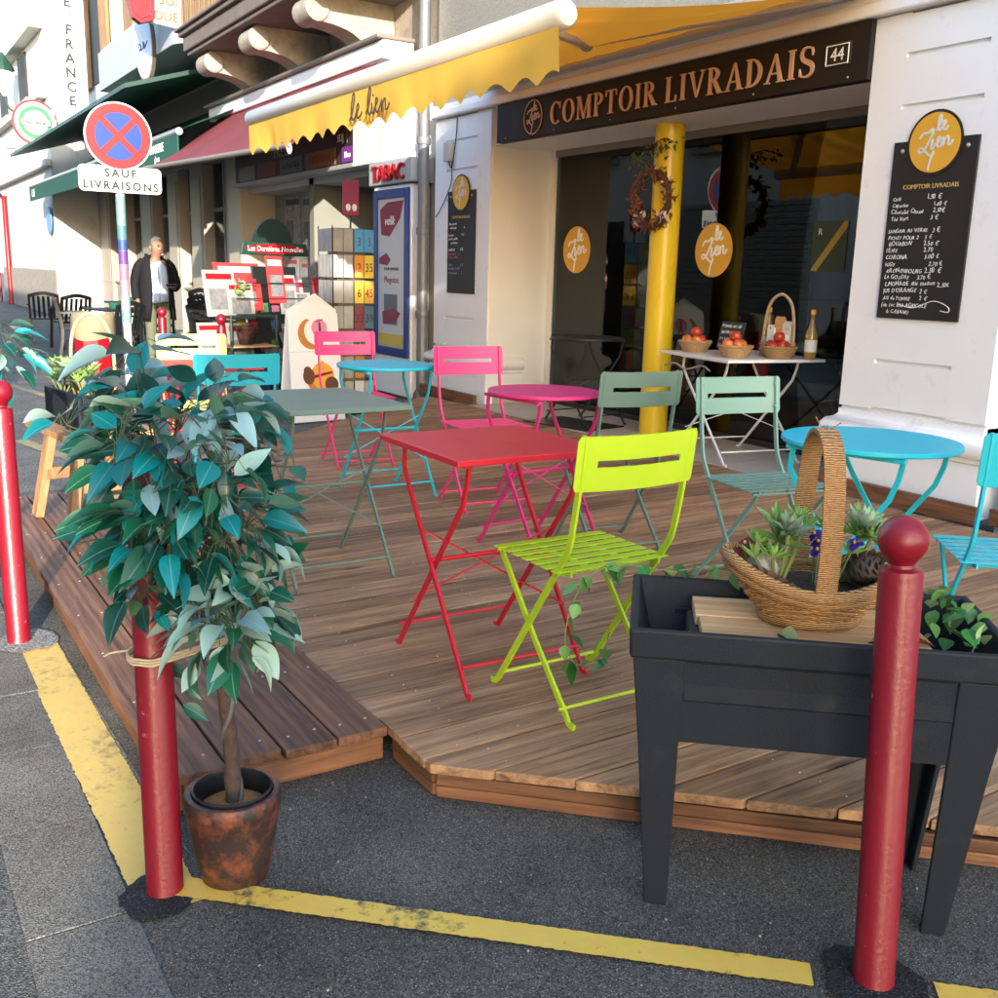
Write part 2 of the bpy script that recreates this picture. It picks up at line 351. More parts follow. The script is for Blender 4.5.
def chalk(s, size, m, parent, loc, r2, tilt=0):
    """handwritten line: every letter placed with its own wobble, joined into one mesh"""
    mb = MB(); x = 0
    for c in s:
        if c == ' ': x += size * .38; continue
        me = text_mesh(c, size, 'LEFT', .0008); k = r2.uniform(.85, 1.15)
        M = Matrix.Translation((x, -.0003 * (len(mb.v) % 3), r2.uniform(-.05, .05) * size)) @ Matrix.Rotation(r2.uniform(-.16, .16), 4, 'Y') @ Matrix(((k * .88, 0, r2.uniform(.0, .3), 0), (0, 1, 0, 0), (0, 0, k, 0), (0, 0, 0, 1)))
        mb.add([tuple(v.co) for v in me.vertices], [tuple(p.vertices) for p in me.polygons], M)
        x += (max([v.co.x for v in me.vertices] or [.3 * size]) * .9 * k + size * .07)
    me = mb.mesh('chalk_writing'); return link('chalk_writing', me, m, parent, 0, 0, loc, (0, -tilt, 0)), x
# ------------------------------------------------------------------ palette
M_road = asphalt('road_asphalt', (.105, .1, .092), (.3, .29, .27), .72, 120)
M_bay = asphalt('bay_asphalt', (.084, .075, .063), (.4, .37, .32), .78, 280)
M_path = asphalt('path_asphalt', (.082, .078, .07), (.26, .26, .25), .8, 220)
M_yel = road_paint('yellow_road_paint', (.86, .54, .085), (.08, .072, .062), .545, .64)
M_yel2 = road_paint('worn_yellow_road_paint', (.74, .5, .13), (.12, .11, .095), .53, .68)
M_yel3 = road_paint('faded_yellow_road_paint', (.4, .31, .13), (.11, .105, .095), .42, .62)
M_slab = asphalt('grey_granite_slab', (.13, .12, .105), (.2, .187, .17), .75, 320)
M_deck = wood('terrace_boards', srgb(188, 146, 108), srgb(100, 69, 50), 'Y', 0, .8, .68)
M_deckf = wood('terrace_fascia_wood', srgb(140, 96, 66), srgb(80, 52, 38), 'X', 0, .8, .65)
M_step = wood('ribbed_step_boards', srgb(140, 97, 72), srgb(72, 47, 37), 'X', 9.5, .7, .62)
M_light = wood('pale_pine', srgb(212, 170, 122), srgb(160, 116, 76), 'X', 0, .5, .7)
M_crate = wood('weathered_pine', srgb(176, 136, 96), srgb(120, 84, 56), 'Z', 0, .6, .75)
M_white = mat('white_render', (.8, .8, .8), .6, .03, 3, .12, 40, col2=(.62, .6, .57), c2lo=.58, c2hi=.8)
M_wht2 = mat('white_reveal_paint', (.78, .775, .76), .6, .05, 3, .05, 60)
M_cream = mat('cream_roughcast', (.46, .42, .34), .9, .2, 30, .9, 70)
M_stone = mat('beige_stone', (.36, .31, .25), .85, .3, 5, .4, 40, col2=(.2, .165, .13), c2lo=.5, c2hi=.75)
M_paint_white = mat('white_gloss_paint', (.82, .82, .82), .35, .03, 5)
M_cafe = mat('taupe_painted_timber', (.3, .265, .22), .5, .08, 4, .05, 40)
M_cafe2 = mat('sand_painted_timber', (.42, .36, .28), .5, .08, 4, .05, 40)
M_lime_wall = mat('whitewashed_wall', (.62, .59, .53), .8, .06, 2, .15, 30, col2=(.46, .4, .31), c2lo=.55, c2hi=.8)
M_yellow = mat('yellow_gloss_paint', (.72, .5, .015), .35, .05, 4, .02, 40)
M_black = mat('black_panel', (.016, .015, .014), .35, .1, 6)
M_brownblk = mat('dark_brown_fascia', (.018, .014, .012), .6, .15, 3, spec=.25)
M_copper = mat('rose_gold_lettering', srgb(206, 166, 138), .45, .08, 10)
M_chalk = mat('chalk', (.72, .72, .7), .9, .25, 60)
M_gold = mat('ochre_disc', srgb(216, 162, 52), .5, .05, 5)
M_ltr_white = mat('white_lettering', (.85, .85, .83), .5, .02)
M_frame = mat('grey_brown_frame', (.17, .145, .12), .45, .1, 5)
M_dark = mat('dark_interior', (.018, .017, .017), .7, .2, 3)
M_darkwood = wood('dark_wood', srgb(96, 62, 40), srgb(52, 32, 22), 'Z', 0, .4, .5)
M_tile = mat('beige_floor_tile', (.42, .37, .31), .55, .1, 2.5, .05, 30)
M_glass = glass('shop_glass', (.5, .54, .54), .0)
M_steel = mat('grey_metal', (.42, .42, .42), .4, .08, 5, metal=.6)
M_alu = mat('cream_aluminium', (.54, .48, .39), .4, .06, 4, .02, 20)
M_aw_y = mat('yellow_awning_cloth', (.88, .58, .09), .8, .08, 3, .1, 200, trans=.4, tcol=(.8, .27, .015))
M_aw_m = mat('maroon_awning_cloth', (.2, .035, .045), .8, .15, 3, .1, 200, trans=.12)
M_aw_g = mat('green_awning_cloth', (.012, .1, .07), .8, .15, 3, .1, 200, trans=.12)
M_dkgreen = mat('dark_green_paint', (.01, .045, .03), .5, .1, 5)
M_red = mat('crimson_bollard_paint', (.2, .004, .014), .38, .15, 5, .1, 90, col2=(.34, .16, .15), c2lo=.655, c2hi=.675, c2s=30)
M_redsign = mat('sign_red', (.27, .004, .009), .4, .04)
M_blue = mat('sign_blue', (.004, .035, .25), .4, .04)
M_pvc = mat('black_plastic', (.012, .013, .014), .35, .1, 8)
M_grey_box = mat('grey_painted_metal', (.36, .37, .38), .5, .1, 4, .05, 30)

def front_y(x):
    y = 1.18
    if x > -2.17: y = 1.18 + (x + 2.17) * 1.062
    if x < -6.05: y = 1.18 + (-6.05 - x) * 1.2
    return min(y, 4.8)
# ------------------------------------------------------------------ ground
struct(MB().box(-120, 60, -60, 80, -.3, -.004).build('ground', M_road, smooth=0))
struct(MB().prism([(-6.6, .4), (3, .4), (3, 4.83), (-6.6, 4.83)], -.02, 0).build('parking_bay', M_bay, smooth=0))
struct(MB().prism([(-9, -5.0), (6, -5.0), (6, .175), (-9, .175)], -.02, -.0005).build('footpath', M_path, smooth=0))
kerb = struct(MB().box(-7, 3, .165, .405, -.03, -.001).build('kerb', M_path, smooth=0))
x = -6.9
while x < 2.7:
    L = .44 + rnd.uniform(-.015, .03); d = rnd.uniform(-.0015, .0015)
    MB().box(x, x + L - .004, .175 + rnd.uniform(0, .006), .395, -.03, .004 + d).build('slab', M_slab, kerb, 0, .002)
    x += L
def ribbon(name, p, q, wd, m, z=.004, jit=.006, parent=None, seg=.03):
    p, q = Vector(p), Vector(q); d = q - p; L = d.length; d.normalize(); nn = Vector((-d.y, d.x)); N = max(2, int(L / seg)); vs = []; fs = []
    for i in range(N + 1):
        c = p + d * L * i / N
        a = c + nn * (wd / 2 + rnd.uniform(-jit, jit)); b = c - nn * (wd / 2 + rnd.uniform(-jit, jit))
        vs += [(a.x, a.y, z), (b.x, b.y, z)]
        if i: fs.append((2 * i - 2, 2 * i - 1, 2 * i + 1, 2 * i))
    return struct(MB().add(vs, fs).build(name, m, parent, 0))
ribbon('yellow_line', (-3.95, .45), (-2.02, .47), .135, M_yel2, .0045, .0025, None, .01)
ribbon('yellow_line', (-2.1, .492), (-1.165, 1.515), .07, M_yel, .008, .0018, None, .009)
ribbon('yellow_line', (-1.0, 1.69), (.6, 3.45), .075, M_yel, .0045, .0018, None, .009)
ribbon('yellow_line', (-12.6, 1.4), (-9.2, 2.0), .1, M_yel3, .0015, .01)
ribbon('yellow_line', (-8.6, 1.0), (-7.0, 1.35), .1, M_yel3, .0015, .01)
ribbon('yellow_line', (-8.9, .45), (-6.5, .47), .11, M_yel3, .0015, .01)
def blob(name, c, r, m, z, n=40, jit=.25):
    vs = [(c[0], c[1], z)]; ph = [rnd.uniform(0, 6.28) for _ in range(4)]
    for k in range(n):
        t = 2 * math.pi * k / n; rr = r * (1 + jit * .4 * sum(math.sin((j + 2) * t + ph[j]) for j in range(4)) / 2 + rnd.uniform(-.06, .06))
        vs.append((c[0] + rr * math.cos(t), c[1] + rr * math.sin(t), z))
    return struct(MB().add(vs, [(0, k + 1, (k + 1) % n + 1) for k in range(n)]).build(name, m, None, 0))
M_tar = asphalt('fresh_tar', (.018, .018, .019), (.12, .12, .12), .8, 200)
M_conc = asphalt('concrete_footing', (.2, .19, .175), (.32, .31, .29), .7, 150)
gr_ = MB()
for k in range(170):
    X, Y = rnd.uniform(-2.6, -.4), rnd.uniform(.45, 2.6)
    if Y < front_y(X) - .04:
        r_ = rnd.uniform(.0015, .004); gr_.sphere((X, Y, r_ * .5), r_, 5, 4, .6)
stuff(tag(gr_.build('loose_grit', mat('pale_grit', (.3, .27, .22), .9, .5, 40), None, 0), 'scattered pale grit on the dark asphalt', 'grit'))
blob('tar_patch', (-1.09, 1.61), .1, M_tar, .0125)
blob('tar_patch', (-2.08, .45), .085, M_tar, .0075)
blob('concrete_patch', (-3.9, .42), .12, M_conc, .0085)
M_grit = asphalt('worn_aggregate', (.16, .14, .11), (.45, .42, .36), .55, 190)
struct(MB().prism([(-3.9, .52), (-2.5, .545), (-2.2, .56), (-2.5, .51), (-3.9, .5)], .0005, .0022).build('worn_aggregate_strip', M_grit, smooth=0))

# ------------------------------------------------------------------ terrace deck
XL, XR, PW = -9.12, 1.0, .1472
deck = thing('terrace_deck', 'brown timber terrace deck with diagonal cut ends under the bistro furniture', 'deck')
x = XL; BACK = 4.83; kx = [-6.05, -2.17]
while x < XR:
    x1 = x + PW; g = .0035
    xs = [x + g, x1 - g] + [k for k in kx if x + g < k < x1 - g]; xs.sort()
    poly = [(a, front_y(a) + rnd.uniform(-.004, .004)) for a in xs] + [(x1 - g, BACK), (x + g, BACK)]
    if front_y(x) < BACK - .05 and front_y(x1) < BACK - .05:
        cx = (x + x1) / 2; cy = 3.0
        mb = MB(); N = len(poly); dz = rnd.uniform(-.0012, .0012)
        vs = [(px - cx, py - cy, deck_z(py) - .027 + dz) for px, py in poly] + [(px - cx, py - cy, deck_z(py) + dz) for px, py in poly]
        fs = [tuple(range(N - 1, -1, -1)), tuple(range(N, 2 * N))] + [(k, (k + 1) % N, N + (k + 1) % N, N + k) for k in range(N)]
        mb.add(vs, fs).build('plank', M_deck, deck, 0, .003, (cx, cy, 0))
    x = x1
def fascia(p, q, z0, z1, parent, m=M_deckf, t=.022, name='fascia_board'):
    p, q = Vector((*p, 0)), Vector((*q, 0)); d = q - p; L = d.length; a = math.atan2(d.y, d.x)
    return MB().box(0, L, 0, t, z0, z1).build(name, m, parent, 0, .003, (p.x, p.y, 0), (0, 0, a))
zt = deck_z(1.18) - .028
fascia((-2.42, 1.192), (-2.178, 1.192), .003, .036, deck); fascia((-2.42, 1.190), (-2.178, 1.190), .039, zt, deck)
for a, b in (((-2.165, 1.196), (-.9, 2.539)), ((-.897, 2.543), (.9, 4.451))):
    fascia(a, b, .003, .036, deck); fascia((a[0] + .003, a[1] - .002), b, .039, zt, deck)
fascia((-8.9, 4.62), (-6.07, 1.21), .003, zt, deck)
MB().box(-8.9, .9, 4.6, 4.8, .005, .075).build('joist', M_deckf, deck, 0)
MB().box(-6.0, -2.2, 1.3, 1.36, .005, .07).build('joist', M_deckf, deck, 0)
# nail heads, one tiny pair at each joist line: small real studs
nb = MB(); x = XL
while x < XR:
    for yy in (1.36, 2.0, 2.64, 3.28, 3.92, 4.56):
        for o in (.03, PW - .03):
            if yy > front_y(x + o) + .05: nb.lathe([(.003, 0), (.003, .0016)], 6, Matrix.Translation((x + o + rnd.uniform(-.003, .003), yy + rnd.uniform(-.01, .01), deck_z(yy) - .0005)))
    x += PW
stuff(nb.build('nail_heads', mat('nail_steel', (.45, .43, .4), .5, .1, 5, metal=.4), deck, 0))
fl_ = MB()
for k in range(260):
    X, Y = rnd.uniform(-8, .5), rnd.uniform(1.25, 4.7)
    if Y > front_y(X) + .1:
        a, r_ = rnd.uniform(0, 6.28), rnd.uniform(.003, .009); c_, s_ = math.cos(a) * r_, math.sin(a) * r_; z_ = deck_z(Y) + .0022
        fl_.add([(X + c_, Y + s_, z_), (X - s_ * .5, Y + c_ * .5, z_ + .001), (X - c_, Y - s_, z_ + .0015), (X + s_ * .6, Y - c_ * .6, z_ + .0005)], [(0, 1, 2, 3)])
stuff(fl_.build('wind_blown_flecks', mat('pale_debris', (.5, .42, .3), .9, .5, 30), deck, 0))
# step along its front
step = thing('wooden_step', 'low ribbed brown timber step along the front of the terrace deck', 'step')
ys = [.555, .712, .868, 1.022, 1.176]
for i in range(4):
    MB().box(0, 3.58 + rnd.uniform(-.01, .012), 0, ys[i + 1] - ys[i] - .007, 0, .028).build('plank', M_step, step, 0, .004, (-5.99, ys[i], .084 + rnd.uniform(-.001, .001)))
fascia((-5.98, .575), (-2.42, .575), .003, .083, step); fascia((-2.435, .6), (-2.435, 1.17), .003, .083, step)
fascia((-5.975, 1.17), (-5.975, .6), .003, .083, step)
for k in range(3): MB().box(-5.9 + k * 1.7, -5.84 + k * 1.7, .61, 1.15, .004, .082).build('joist', M_deckf, step, 0)
nb = MB()
for i in range(4):
    for k in range(9):
        for o in (.035, .115): nb.lathe([(.004, 0), (.004, .002)], 6, Matrix.Translation((-5.93 + k * .43 + rnd.uniform(-.01, .01), ys[i] + o, .1118)))
stuff(nb.build('nail_heads', MATS['nail_steel'], step, 0))

# ------------------------------------------------------------------ serif lettering (own glyph outlines) and brush script
def ring(cx, cy, rx, ry, s, t, a0, a1, n=18):
    out = []
    for i in range(n):
        A, Bq = R(a0 + (a1 - a0) * i / n), R(a0 + (a1 - a0) * (i + 1) / n)
        out.append([(cx + rx * math.cos(A), cy + ry * math.sin(A)), (cx + rx * math.cos(Bq), cy + ry * math.sin(Bq)),
                    (cx + (rx - s) * math.cos(Bq), cy + (ry - t) * math.sin(Bq)), (cx + (rx - s) * math.cos(A), cy + (ry - t) * math.sin(A))])
    return out
def q(x0, y0, x1, y1): return [(x0, y0), (x1, y0), (x1, y1), (x0, y1)]
def stem(x, s=.15, top=True): 
    o = [[q(x, 0, x + s, 1)], [q(x - .07, 0, x + s + .07, .045)]]
    if top: o.append([q(x - .07, .955, x + s + .07, 1)])
    return o
def glyph(c):
    s, t = .15, .055
    if c == 'I': return stem(.1), .38
    if c == 'L': return stem(.1) + [[q(.2, 0, .62, t), [(.57, t), (.62, t), (.64, .26), (.6, .26)]]], .7
    if c == 'T': return [[q(.29, 0, .44, 1)], [q(.2, 0, .53, .045)], [q(.03, .945, .7, 1), [(.03, .945), (.08, .945), (.05, .74), (.01, .74)], [(.65, .945), (.7, .945), (.72, .74), (.68, .74)]]], .76
    if c == 'P': return stem(.1) + [ring(.24, .735, .37, .265, s, t, -90, 90)], .68
    if c == 'R': return stem(.1) + [ring(.24, .745, .36, .255, s, t, -90, 90), [[(.3, .5), (.46, .5), (.76, 0), (.58, 0)], q(.55, 0, .82, .045)]], .84
    if c == 'D': return stem(.1) + [ring(.24, .5, .5, .5, s, t, -90, 90)], .82
    if c == 'O': return [ring(.44, .5, .41, .52, s + .01, t, 0, 360, 28)], .9
    if c == 'C': return [ring(.43, .5, .4, .52, s + .01, t, 50, 312, 24), [[(.66, .9), (.7, .98), (.72, .98), (.72, .68), (.69, .68)]]], .8
    if c == 'V': return [[[(.05, 1), (.22, 1), (.47, .0), (.4, 0)]], [[(.4, 0), (.45, 0), (.76, 1), (.7, 1)]], [q(-.02, .955, .3, 1)], [q(.6, .955, .84, 1)]], .84
    if c == 'A': return [[[(.04, 0), (.1, 0), (.43, 1), (.37, 1)]], [[(.58, 0), (.75, 0), (.43, 1), (.36, 1)]], [q(.2, .3, .6, .35)], [q(-.03, 0, .2, .045)], [q(.5, 0, .83, .045)]], .82
    if c == 'M': return [[q(.1, 0, .16, 1)], [q(.0, 0, .26, .045)], [q(.0, .955, .2, 1)], [[(.1, 1), (.27, 1), (.55, .05), (.48, .0)]], [[(.48, .0), (.54, .0), (.86, 1), (.8, 1)]], [q(.8, 0, .95, 1)], [q(.72, 0, 1.03, .045)], [q(.86, .955, 1.03, 1)]], 1.06
    if c == 'S':
        pts = [(.54, .8), (.5, .93), (.32, .985), (.15, .92), (.1, .76), (.18, .6), (.35, .5), (.52, .39), (.57, .22), (.48, .06), (.3, .01), (.13, .06), (.07, .22)]
        p = smooth_pts([(a, b, 0) for a, b in pts], 4); out = []
        for i in range(len(p) - 1):
            d = (p[i + 1] - p[i]).normalized(); nn = Vector((-d.y, d.x, 0)); f = lambda k: .032 + .05 * math.exp(-((k / len(p) - .5) / .2) ** 2)
            a, b = f(i), f(i + 1); out.append([(p[i] + nn * a)[:2], (p[i + 1] + nn * b)[:2], (p[i + 1] - nn * b)[:2], (p[i] - nn * a)[:2]])
        return [out, [q(.52, .7, .55, .95)], [q(.06, .05, .09, .3)]], .66
    return [], .4
def serif(word, h, m, parent, x0, yfront, z0, name='lettering', fit=None):
    adv = sum((glyph(c)[1] + .09 if c != ' ' else .3) for c in word); sx = (fit / (adv * h)) if fit else 1
    cx = x0
    for c in word:
        if c == ' ': cx += .3 * h * sx; continue
        pieces, wd = glyph(c); mb = MB()
        for k, polys in enumerate(pieces):
            dep = .012 + .0006 * k
            for j, pl in enumerate(polys):
                mb.prism([(a * h * sx, b * h) for a, b in pl], 0, dep + (.0002 * (j % 2)), Matrix(((1, 0, 0, 0), (0, 0, -1, 0), (0, 1, 0, 0), (0, 0, 0, 1))))
        mb.build(name, m, parent, 0, 0, (cx, yfront, z0)); cx += (wd + .09) * h * sx
# brush script "le Lien": polylines in a unit disc
SCRIPT_LE = [[(-.02, .36), (.1, .5), (.16, .78), (.12, .86), (.07, .74), (.06, .5), (.12, .36), (.2, .42), (.3, .52), (.34, .62), (.28, .66), (.24, .54), (.28, .4), (.38, .38), (.46, .48)]]
SCRIPT_LIEN = [[(-.2, .42), (-.1, .44), (-.12, .28), (-.3, -.1), (-.42, -.28), (-.56, -.32), (-.6, -.22), (-.5, -.16), (-.34, -.28), (-.16, -.42), (-.02, -.4), (.0, -.28)],
               [(-.6, .16), (-.48, .32), (-.3, .34), (-.12, .42)],
               [(-.1, -.1), (-.08, .12), (-.12, -.18), (-.04, -.22), (.06, -.06)], [(-.06, .26), (-.06, .29)],
               [(.06, -.06), (.18, .0), (.22, .12), (.16, .16), (.1, .02), (.14, -.16), (.26, -.14), (.32, .02)],
               [(.32, .16), (.34, -.14), (.4, .08), (.5, .16), (.54, .04), (.54, -.1), (.64, -.1), (.72, .04)],
               [(-.02, -.4), (-.1, -.6), (-.16, -.92)]]
def brush(lines, sc, rad, m, parent, loc, rot=(0, 0, 0), name='script_lettering'):
    mb = MB()
    for k, ln in enumerate(lines):
        p = smooth_pts([(a * sc, -.0004 * k, b * sc) for a, b in ln], 5) if len(ln) > 2 else [Vector((a * sc, 0, b * sc)) for a, b in ln]
        mb.tube(p, rad, 6)
    for v in mb.v: v.y *= .35
    return mb.build(name, m, parent, 60, 0, loc, rot)
def disc(name, r, m, parent, loc, t=.008, n=48, rot=(R(90), 0, 0)):
    return MB().lathe([(r, 0), (r, t)], n).build(name, m, parent, 30, 0, loc, rot)
# ------------------------------------------------------------------ the white shop
YF = 5.03
shop = thing('shop_building', 'white painted corner shop with black lettered fascia and grooved pilasters', 'building', (0, 0, 0))
def pilaster(x0, x1, grooves, zb, ztop=2.82):
    MB().box(x0, x1, YF + .022, YF + .5, zb, ztop).build('pilaster_core', M_white, shop, 0, .008)
    gx0, gx1 = x0 + .22, x1 - .24
    MB().box(x0, gx0, YF, YF + .03, zb + .52, ztop).build('pilaster_panel', M_white, shop, 0)
    MB().box(gx1, x1, YF, YF + .03, zb + .52, ztop).build('pilaster_panel', M_white, shop, 0)
    zs = [zb + .52] + grooves + [ztop]
    for a, b in zip(zs[:-1], zs[1:]):
        MB().box(gx0, gx1, YF, YF + .03, a + .012, b - .012).build('pilaster_block', M_white, shop, 0)
    # swelling base: profile in YZ swept along X, returned at both ends
    prof = [(0, .5), (-.0, .47), (-.02, .45), (-.055, .44), (-.078, .41), (-.08, .375), (-.06, .345), (-.03, .335), (-.028, .31), (-.012, .3), (-.012, .0)]
    vs = []; fs = []
    for py, pz in prof:
        e = -py
        for (px, pyy) in ((x0 - e * .9, YF + .4), (x0 - e * .9, YF + py), (x1 + e * .9, YF + py), (x1 + e * .9, YF + .4)): vs.append((px, pyy, zb + pz))
    for i in range(len(prof) - 1):
        for k in range(3): fs.append((i * 4 + k, i * 4 + k + 1, i * 4 + k + 5, i * 4 + k + 4))
    fs.append((0, 1, 2, 3))
    MB().add(vs, fs).build('pilaster_base', M_white, shop, 50)
GR = [.93, 1.2, 1.49, 1.77, 2.05, 2.33, 2.6]
pilaster(-4.11, -3.15, GR, .13); pilaster(-9.3, -8.25, GR, .13)
MB().box(-3.1485, 2.5, YF + .2, YF + .6, 0, 2.83).build('wall', M_white, shop, 0, .01)
MB().box(-3.05, 2.5, YF + .06, YF + .25, .1, .5).build('wall_plinth', M_white, shop, 0, .02)
MB().box(-9.3, 2.5, YF + .02, YF + .6, 2.95, 7.6).build('upper_wall', M_cream, shop, 0)
MB().box(-8.2495, -4.112, YF + .05, YF + .7, 2.5, 2.945).build('lintel', M_white, shop, 0, .005)
MB().box(-9.32, 2.52, YF - .06, YF + .3, 2.825, 2.9).build('cornice', M_white, shop, 0, .015)
MB().box(-9.32, 2.52, YF - .03, YF + .3, 2.902, 2.948).build('cornice', M_white, shop, 0, .01)
MB().box(-8.52, -8.255, YF + .5, 5.69, .15, 2.5).build('reveal', M_wht2, shop, 0, .004)
MB().box(-8.251, -8.243, YF + .02, YF + .69, .15, 2.5).build('reveal', M_wht2, shop, 0)
MB().box(-4.36, -4.09, YF + .5, 6.2, .15, 2.5).build('reveal', M_black, shop, 0, .004)
# interior shell
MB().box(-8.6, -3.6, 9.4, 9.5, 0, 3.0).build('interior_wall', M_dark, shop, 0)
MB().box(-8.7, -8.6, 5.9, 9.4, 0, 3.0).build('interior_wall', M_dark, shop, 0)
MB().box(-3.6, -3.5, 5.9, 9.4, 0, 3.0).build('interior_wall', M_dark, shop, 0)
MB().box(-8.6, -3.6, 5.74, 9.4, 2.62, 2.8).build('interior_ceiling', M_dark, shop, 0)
fl = struct(MB().box(-8.6, -3.6, 4.84, 9.4, -.02, .135).build('shop_floor', mat('tile_grout', (.2, .18, .16), .9), smooth=0))
tx = -8.25
for i in range(10):
    for j in range(4):
        a, b = tx + i * .42, 4.842 + j * .42
        if a < -4.1: MB().box(a + .002, min(a + .418, -4.1), b + .002, b + .418, .12, .147).build('tile', M_tile, fl, 0, .002)
for (a, b) in ((-4.2, -3.05), (-9.34, -8.24)):
    MB().box(a, b, YF - .135, YF - .1, .135, .235).build('skirting_board', M_deckf, shop, 0, .004)
MB().box(-3.05, 1.2, YF - .02, YF + .02, .13, .22).build('skirting_board', M_deckf, shop, 0, .004)
MB().box(-8.24, -8.22, 5.1, 5.72, .148, .23).build('tile_skirting', M_tile, shop, 0, .002)
# column
MB().lathe([(.112, .147), (.112, 2.5)], 28).build('column', M_yellow, shop, 30, 0, (-6.2, 5.37, 0))
# fascia sign
fas = thing('shop_fascia_sign', 'long black fascia board with copper serif shop name over the shop window', 'sign')
MB().box(-8.1, -4.112, YF - .035, YF + .045, 2.5, 2.82).build('board', M_brownblk, fas, 0, .003)
serif('COMPTOIR LIVRADAIS', .17, M_copper, fas, -7.26, YF - .036, 2.572, fit=2.78)
MB().tube([(math.cos(t) * .135, -.004, math.sin(t) * .135) for t in [k * math.pi / 18 for k in range(36)]], .005, 6, True).build('emblem_ring', M_copper, fas, 40, 0, (-7.52, YF - .036, 2.66))
brush(SCRIPT_LE, .13, .006, M_copper, fas, (-7.52, YF - .038, 2.665)); brush(SCRIPT_LIEN, .15, .006, M_copper, fas, (-7.52, YF - .038, 2.665))
MB().box(-4.43, -4.24, YF - .041, YF - .034, 2.6, 2.73).build('number_plate', M_black, fas, 0, .01)
MB().tube([(-4.415, YF - .043, 2.612), (-4.255, YF - .043, 2.612), (-4.255, YF - .043, 2.718), (-4.415, YF - .043, 2.718)], .004, 6, True).build('plate_border', M_ltr_white, fas, 0)
text('44', .1, M_ltr_white, fas, (-4.335, YF - .043, 2.632))
for k in range(6): MB().sphere((-7.95 + k * .74, YF - .036, 2.53), .007, 8, 5).build('screw', M_steel, fas, 40)
# window
win = thing('shop_window', 'large dark glazed shop window with round ochre stickers behind the yellow column', 'window')
GY = 5.72
MB().box(-8.25, -8.17, GY - .03, GY + .03, .147, 2.5).build('frame_jamb', M_wht2, win, 0, .004)
MB().box(-4.62, -4.5, GY - .03, GY + .03, .147, 2.5).build('frame_jamb', M_frame, win, 0, .004)
MB().box(-8.169, -4.621, GY - .03, GY + .03, 2.44, 2.5).build('frame_head', M_frame, win, 0, .004)
MB().box(-8.169, -4.621, GY - .03, GY + .03, .147, .19).build('frame_sill', M_black, win, 0, .004)
MB().box(-6.63, -6.57, GY - .028, GY + .028, .191, 2.439).build('frame_mullion', M_black, win, 0, .004)
for a, b in ((-8.168, -6.631), (-6.569, -4.622)):
    MB().box(a, b, GY - .004, GY + .004, .192, 2.438).build('pane', M_glass, win, 0)
def lien_disc(parent, loc, r, mw=M_ltr_white, t=.002):
    disc('sticker', r, M_gold, parent, loc, t)
    brush(SCRIPT_LE, r, r * .045, mw, parent, (loc[0] + r * .02, loc[1] - t - .001, loc[2] + r * .02)); brush(SCRIPT_LIEN, r, r * .045, mw, parent, (loc[0], loc[1] - t - .001, loc[2]))
lien_disc(win, (-7.81, GY - .005, 1.6), .21); lien_disc(win, (-6.01, GY - .005, 1.59), .205)
MB().box(-5.03, -4.74, GY - .007, GY - .0045, 1.44, 1.78).build('notice', mat('dark_green_notice', (.03, .055, .03), .5), win, 0)
MB().prism([(-5.03, 1.45), (-4.98, 1.44), (-4.74, 1.74), (-4.74, 1.78), (-4.77, 1.78)], 0, .001, Matrix(((1, 0, 0, 0), (0, 0, -1, GY - .007), (0, 1, 0, 0), (0, 0, 0, 1)))).build('notice_band', mat('ochre_band', (.4, .27, .04), .5), win, 0)
text('R', .06, M_chalk, win, (-4.97, GY - .008, 1.69))
# menu boards
M_slate = mat('blackboard', (.013, .013, .013), .55, .25, 5, .03, 60)
def menu_board(loc, lines, label, colours=None):
    t = thing('menu_board', label, 'menu board', loc)
    MB().box(-.26, .26, -.015, 0, -.48, .48).build('board', M_slate, t, 0, .003)
    MB().lathe([(.17, 0), (.17, .004)], 40).build('disc_rim', M_black, t, 30, 0, (0, -.0155, .46), (R(90), 0, 0))
    lien_disc(t, (0, -.02, .46), .155, mat('grey_lettering', (.6, .6, .56), .5), .003)
    text('COMPTOIR LIVRADAIS', .034, mat('gold_lettering', (.55, .38, .1), .5), t, (0, -.0165, .225))
    z = .165; r2 = random.Random(len(lines))
    for k, ln in enumerate(lines):
        if not ln: z -= .03; continue
        item, price = ln; c = (colours or {}).get(k, M_chalk)
        ob, wx = chalk(item, r2.uniform(.027, .034), c, t, (-.235 + r2.uniform(-.005, .012), -.0165, z), r2, R(r2.uniform(-1, 2.5)))
        if price: chalk(price, r2.uniform(.03, .038), c, t, (max(r2.uniform(-.03, .06), wx - .21), -.0165, z + .002), r2, R(r2.uniform(-1, 3)))
        z -= r2.uniform(.034, .04)
    for sx in (-.2, .2): MB().sphere((sx, -.016, .43), .012, 8, 6).build('screw_cap', M_steel, t, 40)
    return t, z
big = [('Café', '1.50 €'), ('Capucino', '1.60 €'), ('Chocolat Chaud', '2,50€'), ('Thé Vert', '3 €'), None, ('SANGRIA AU VERRE', '3 €'), ('PICHET POUR 2', '5 €'), ('BOURBON', '2.50 €'), ('LEFFE', '2.70'), ('CORONA', '3.00 €'), ('IGGY', '2.70 €'), ('KRONENBOURG', '2.50 €'), ('LA GOUDRE', '3.70 €'), ('LIMONADE fait maison', '2.50€'), ("JUS D'ORANGE", '2 €'), ('JUS de POMME', '2 €'), ('(du Lot BIO AGRICOLE', ''), ('   la CABANE)', '')]
t, zz = menu_board((-3.635, YF - .002, 1.66), big, 'drinks blackboard with round ochre disc on the pilaster near the blue table')
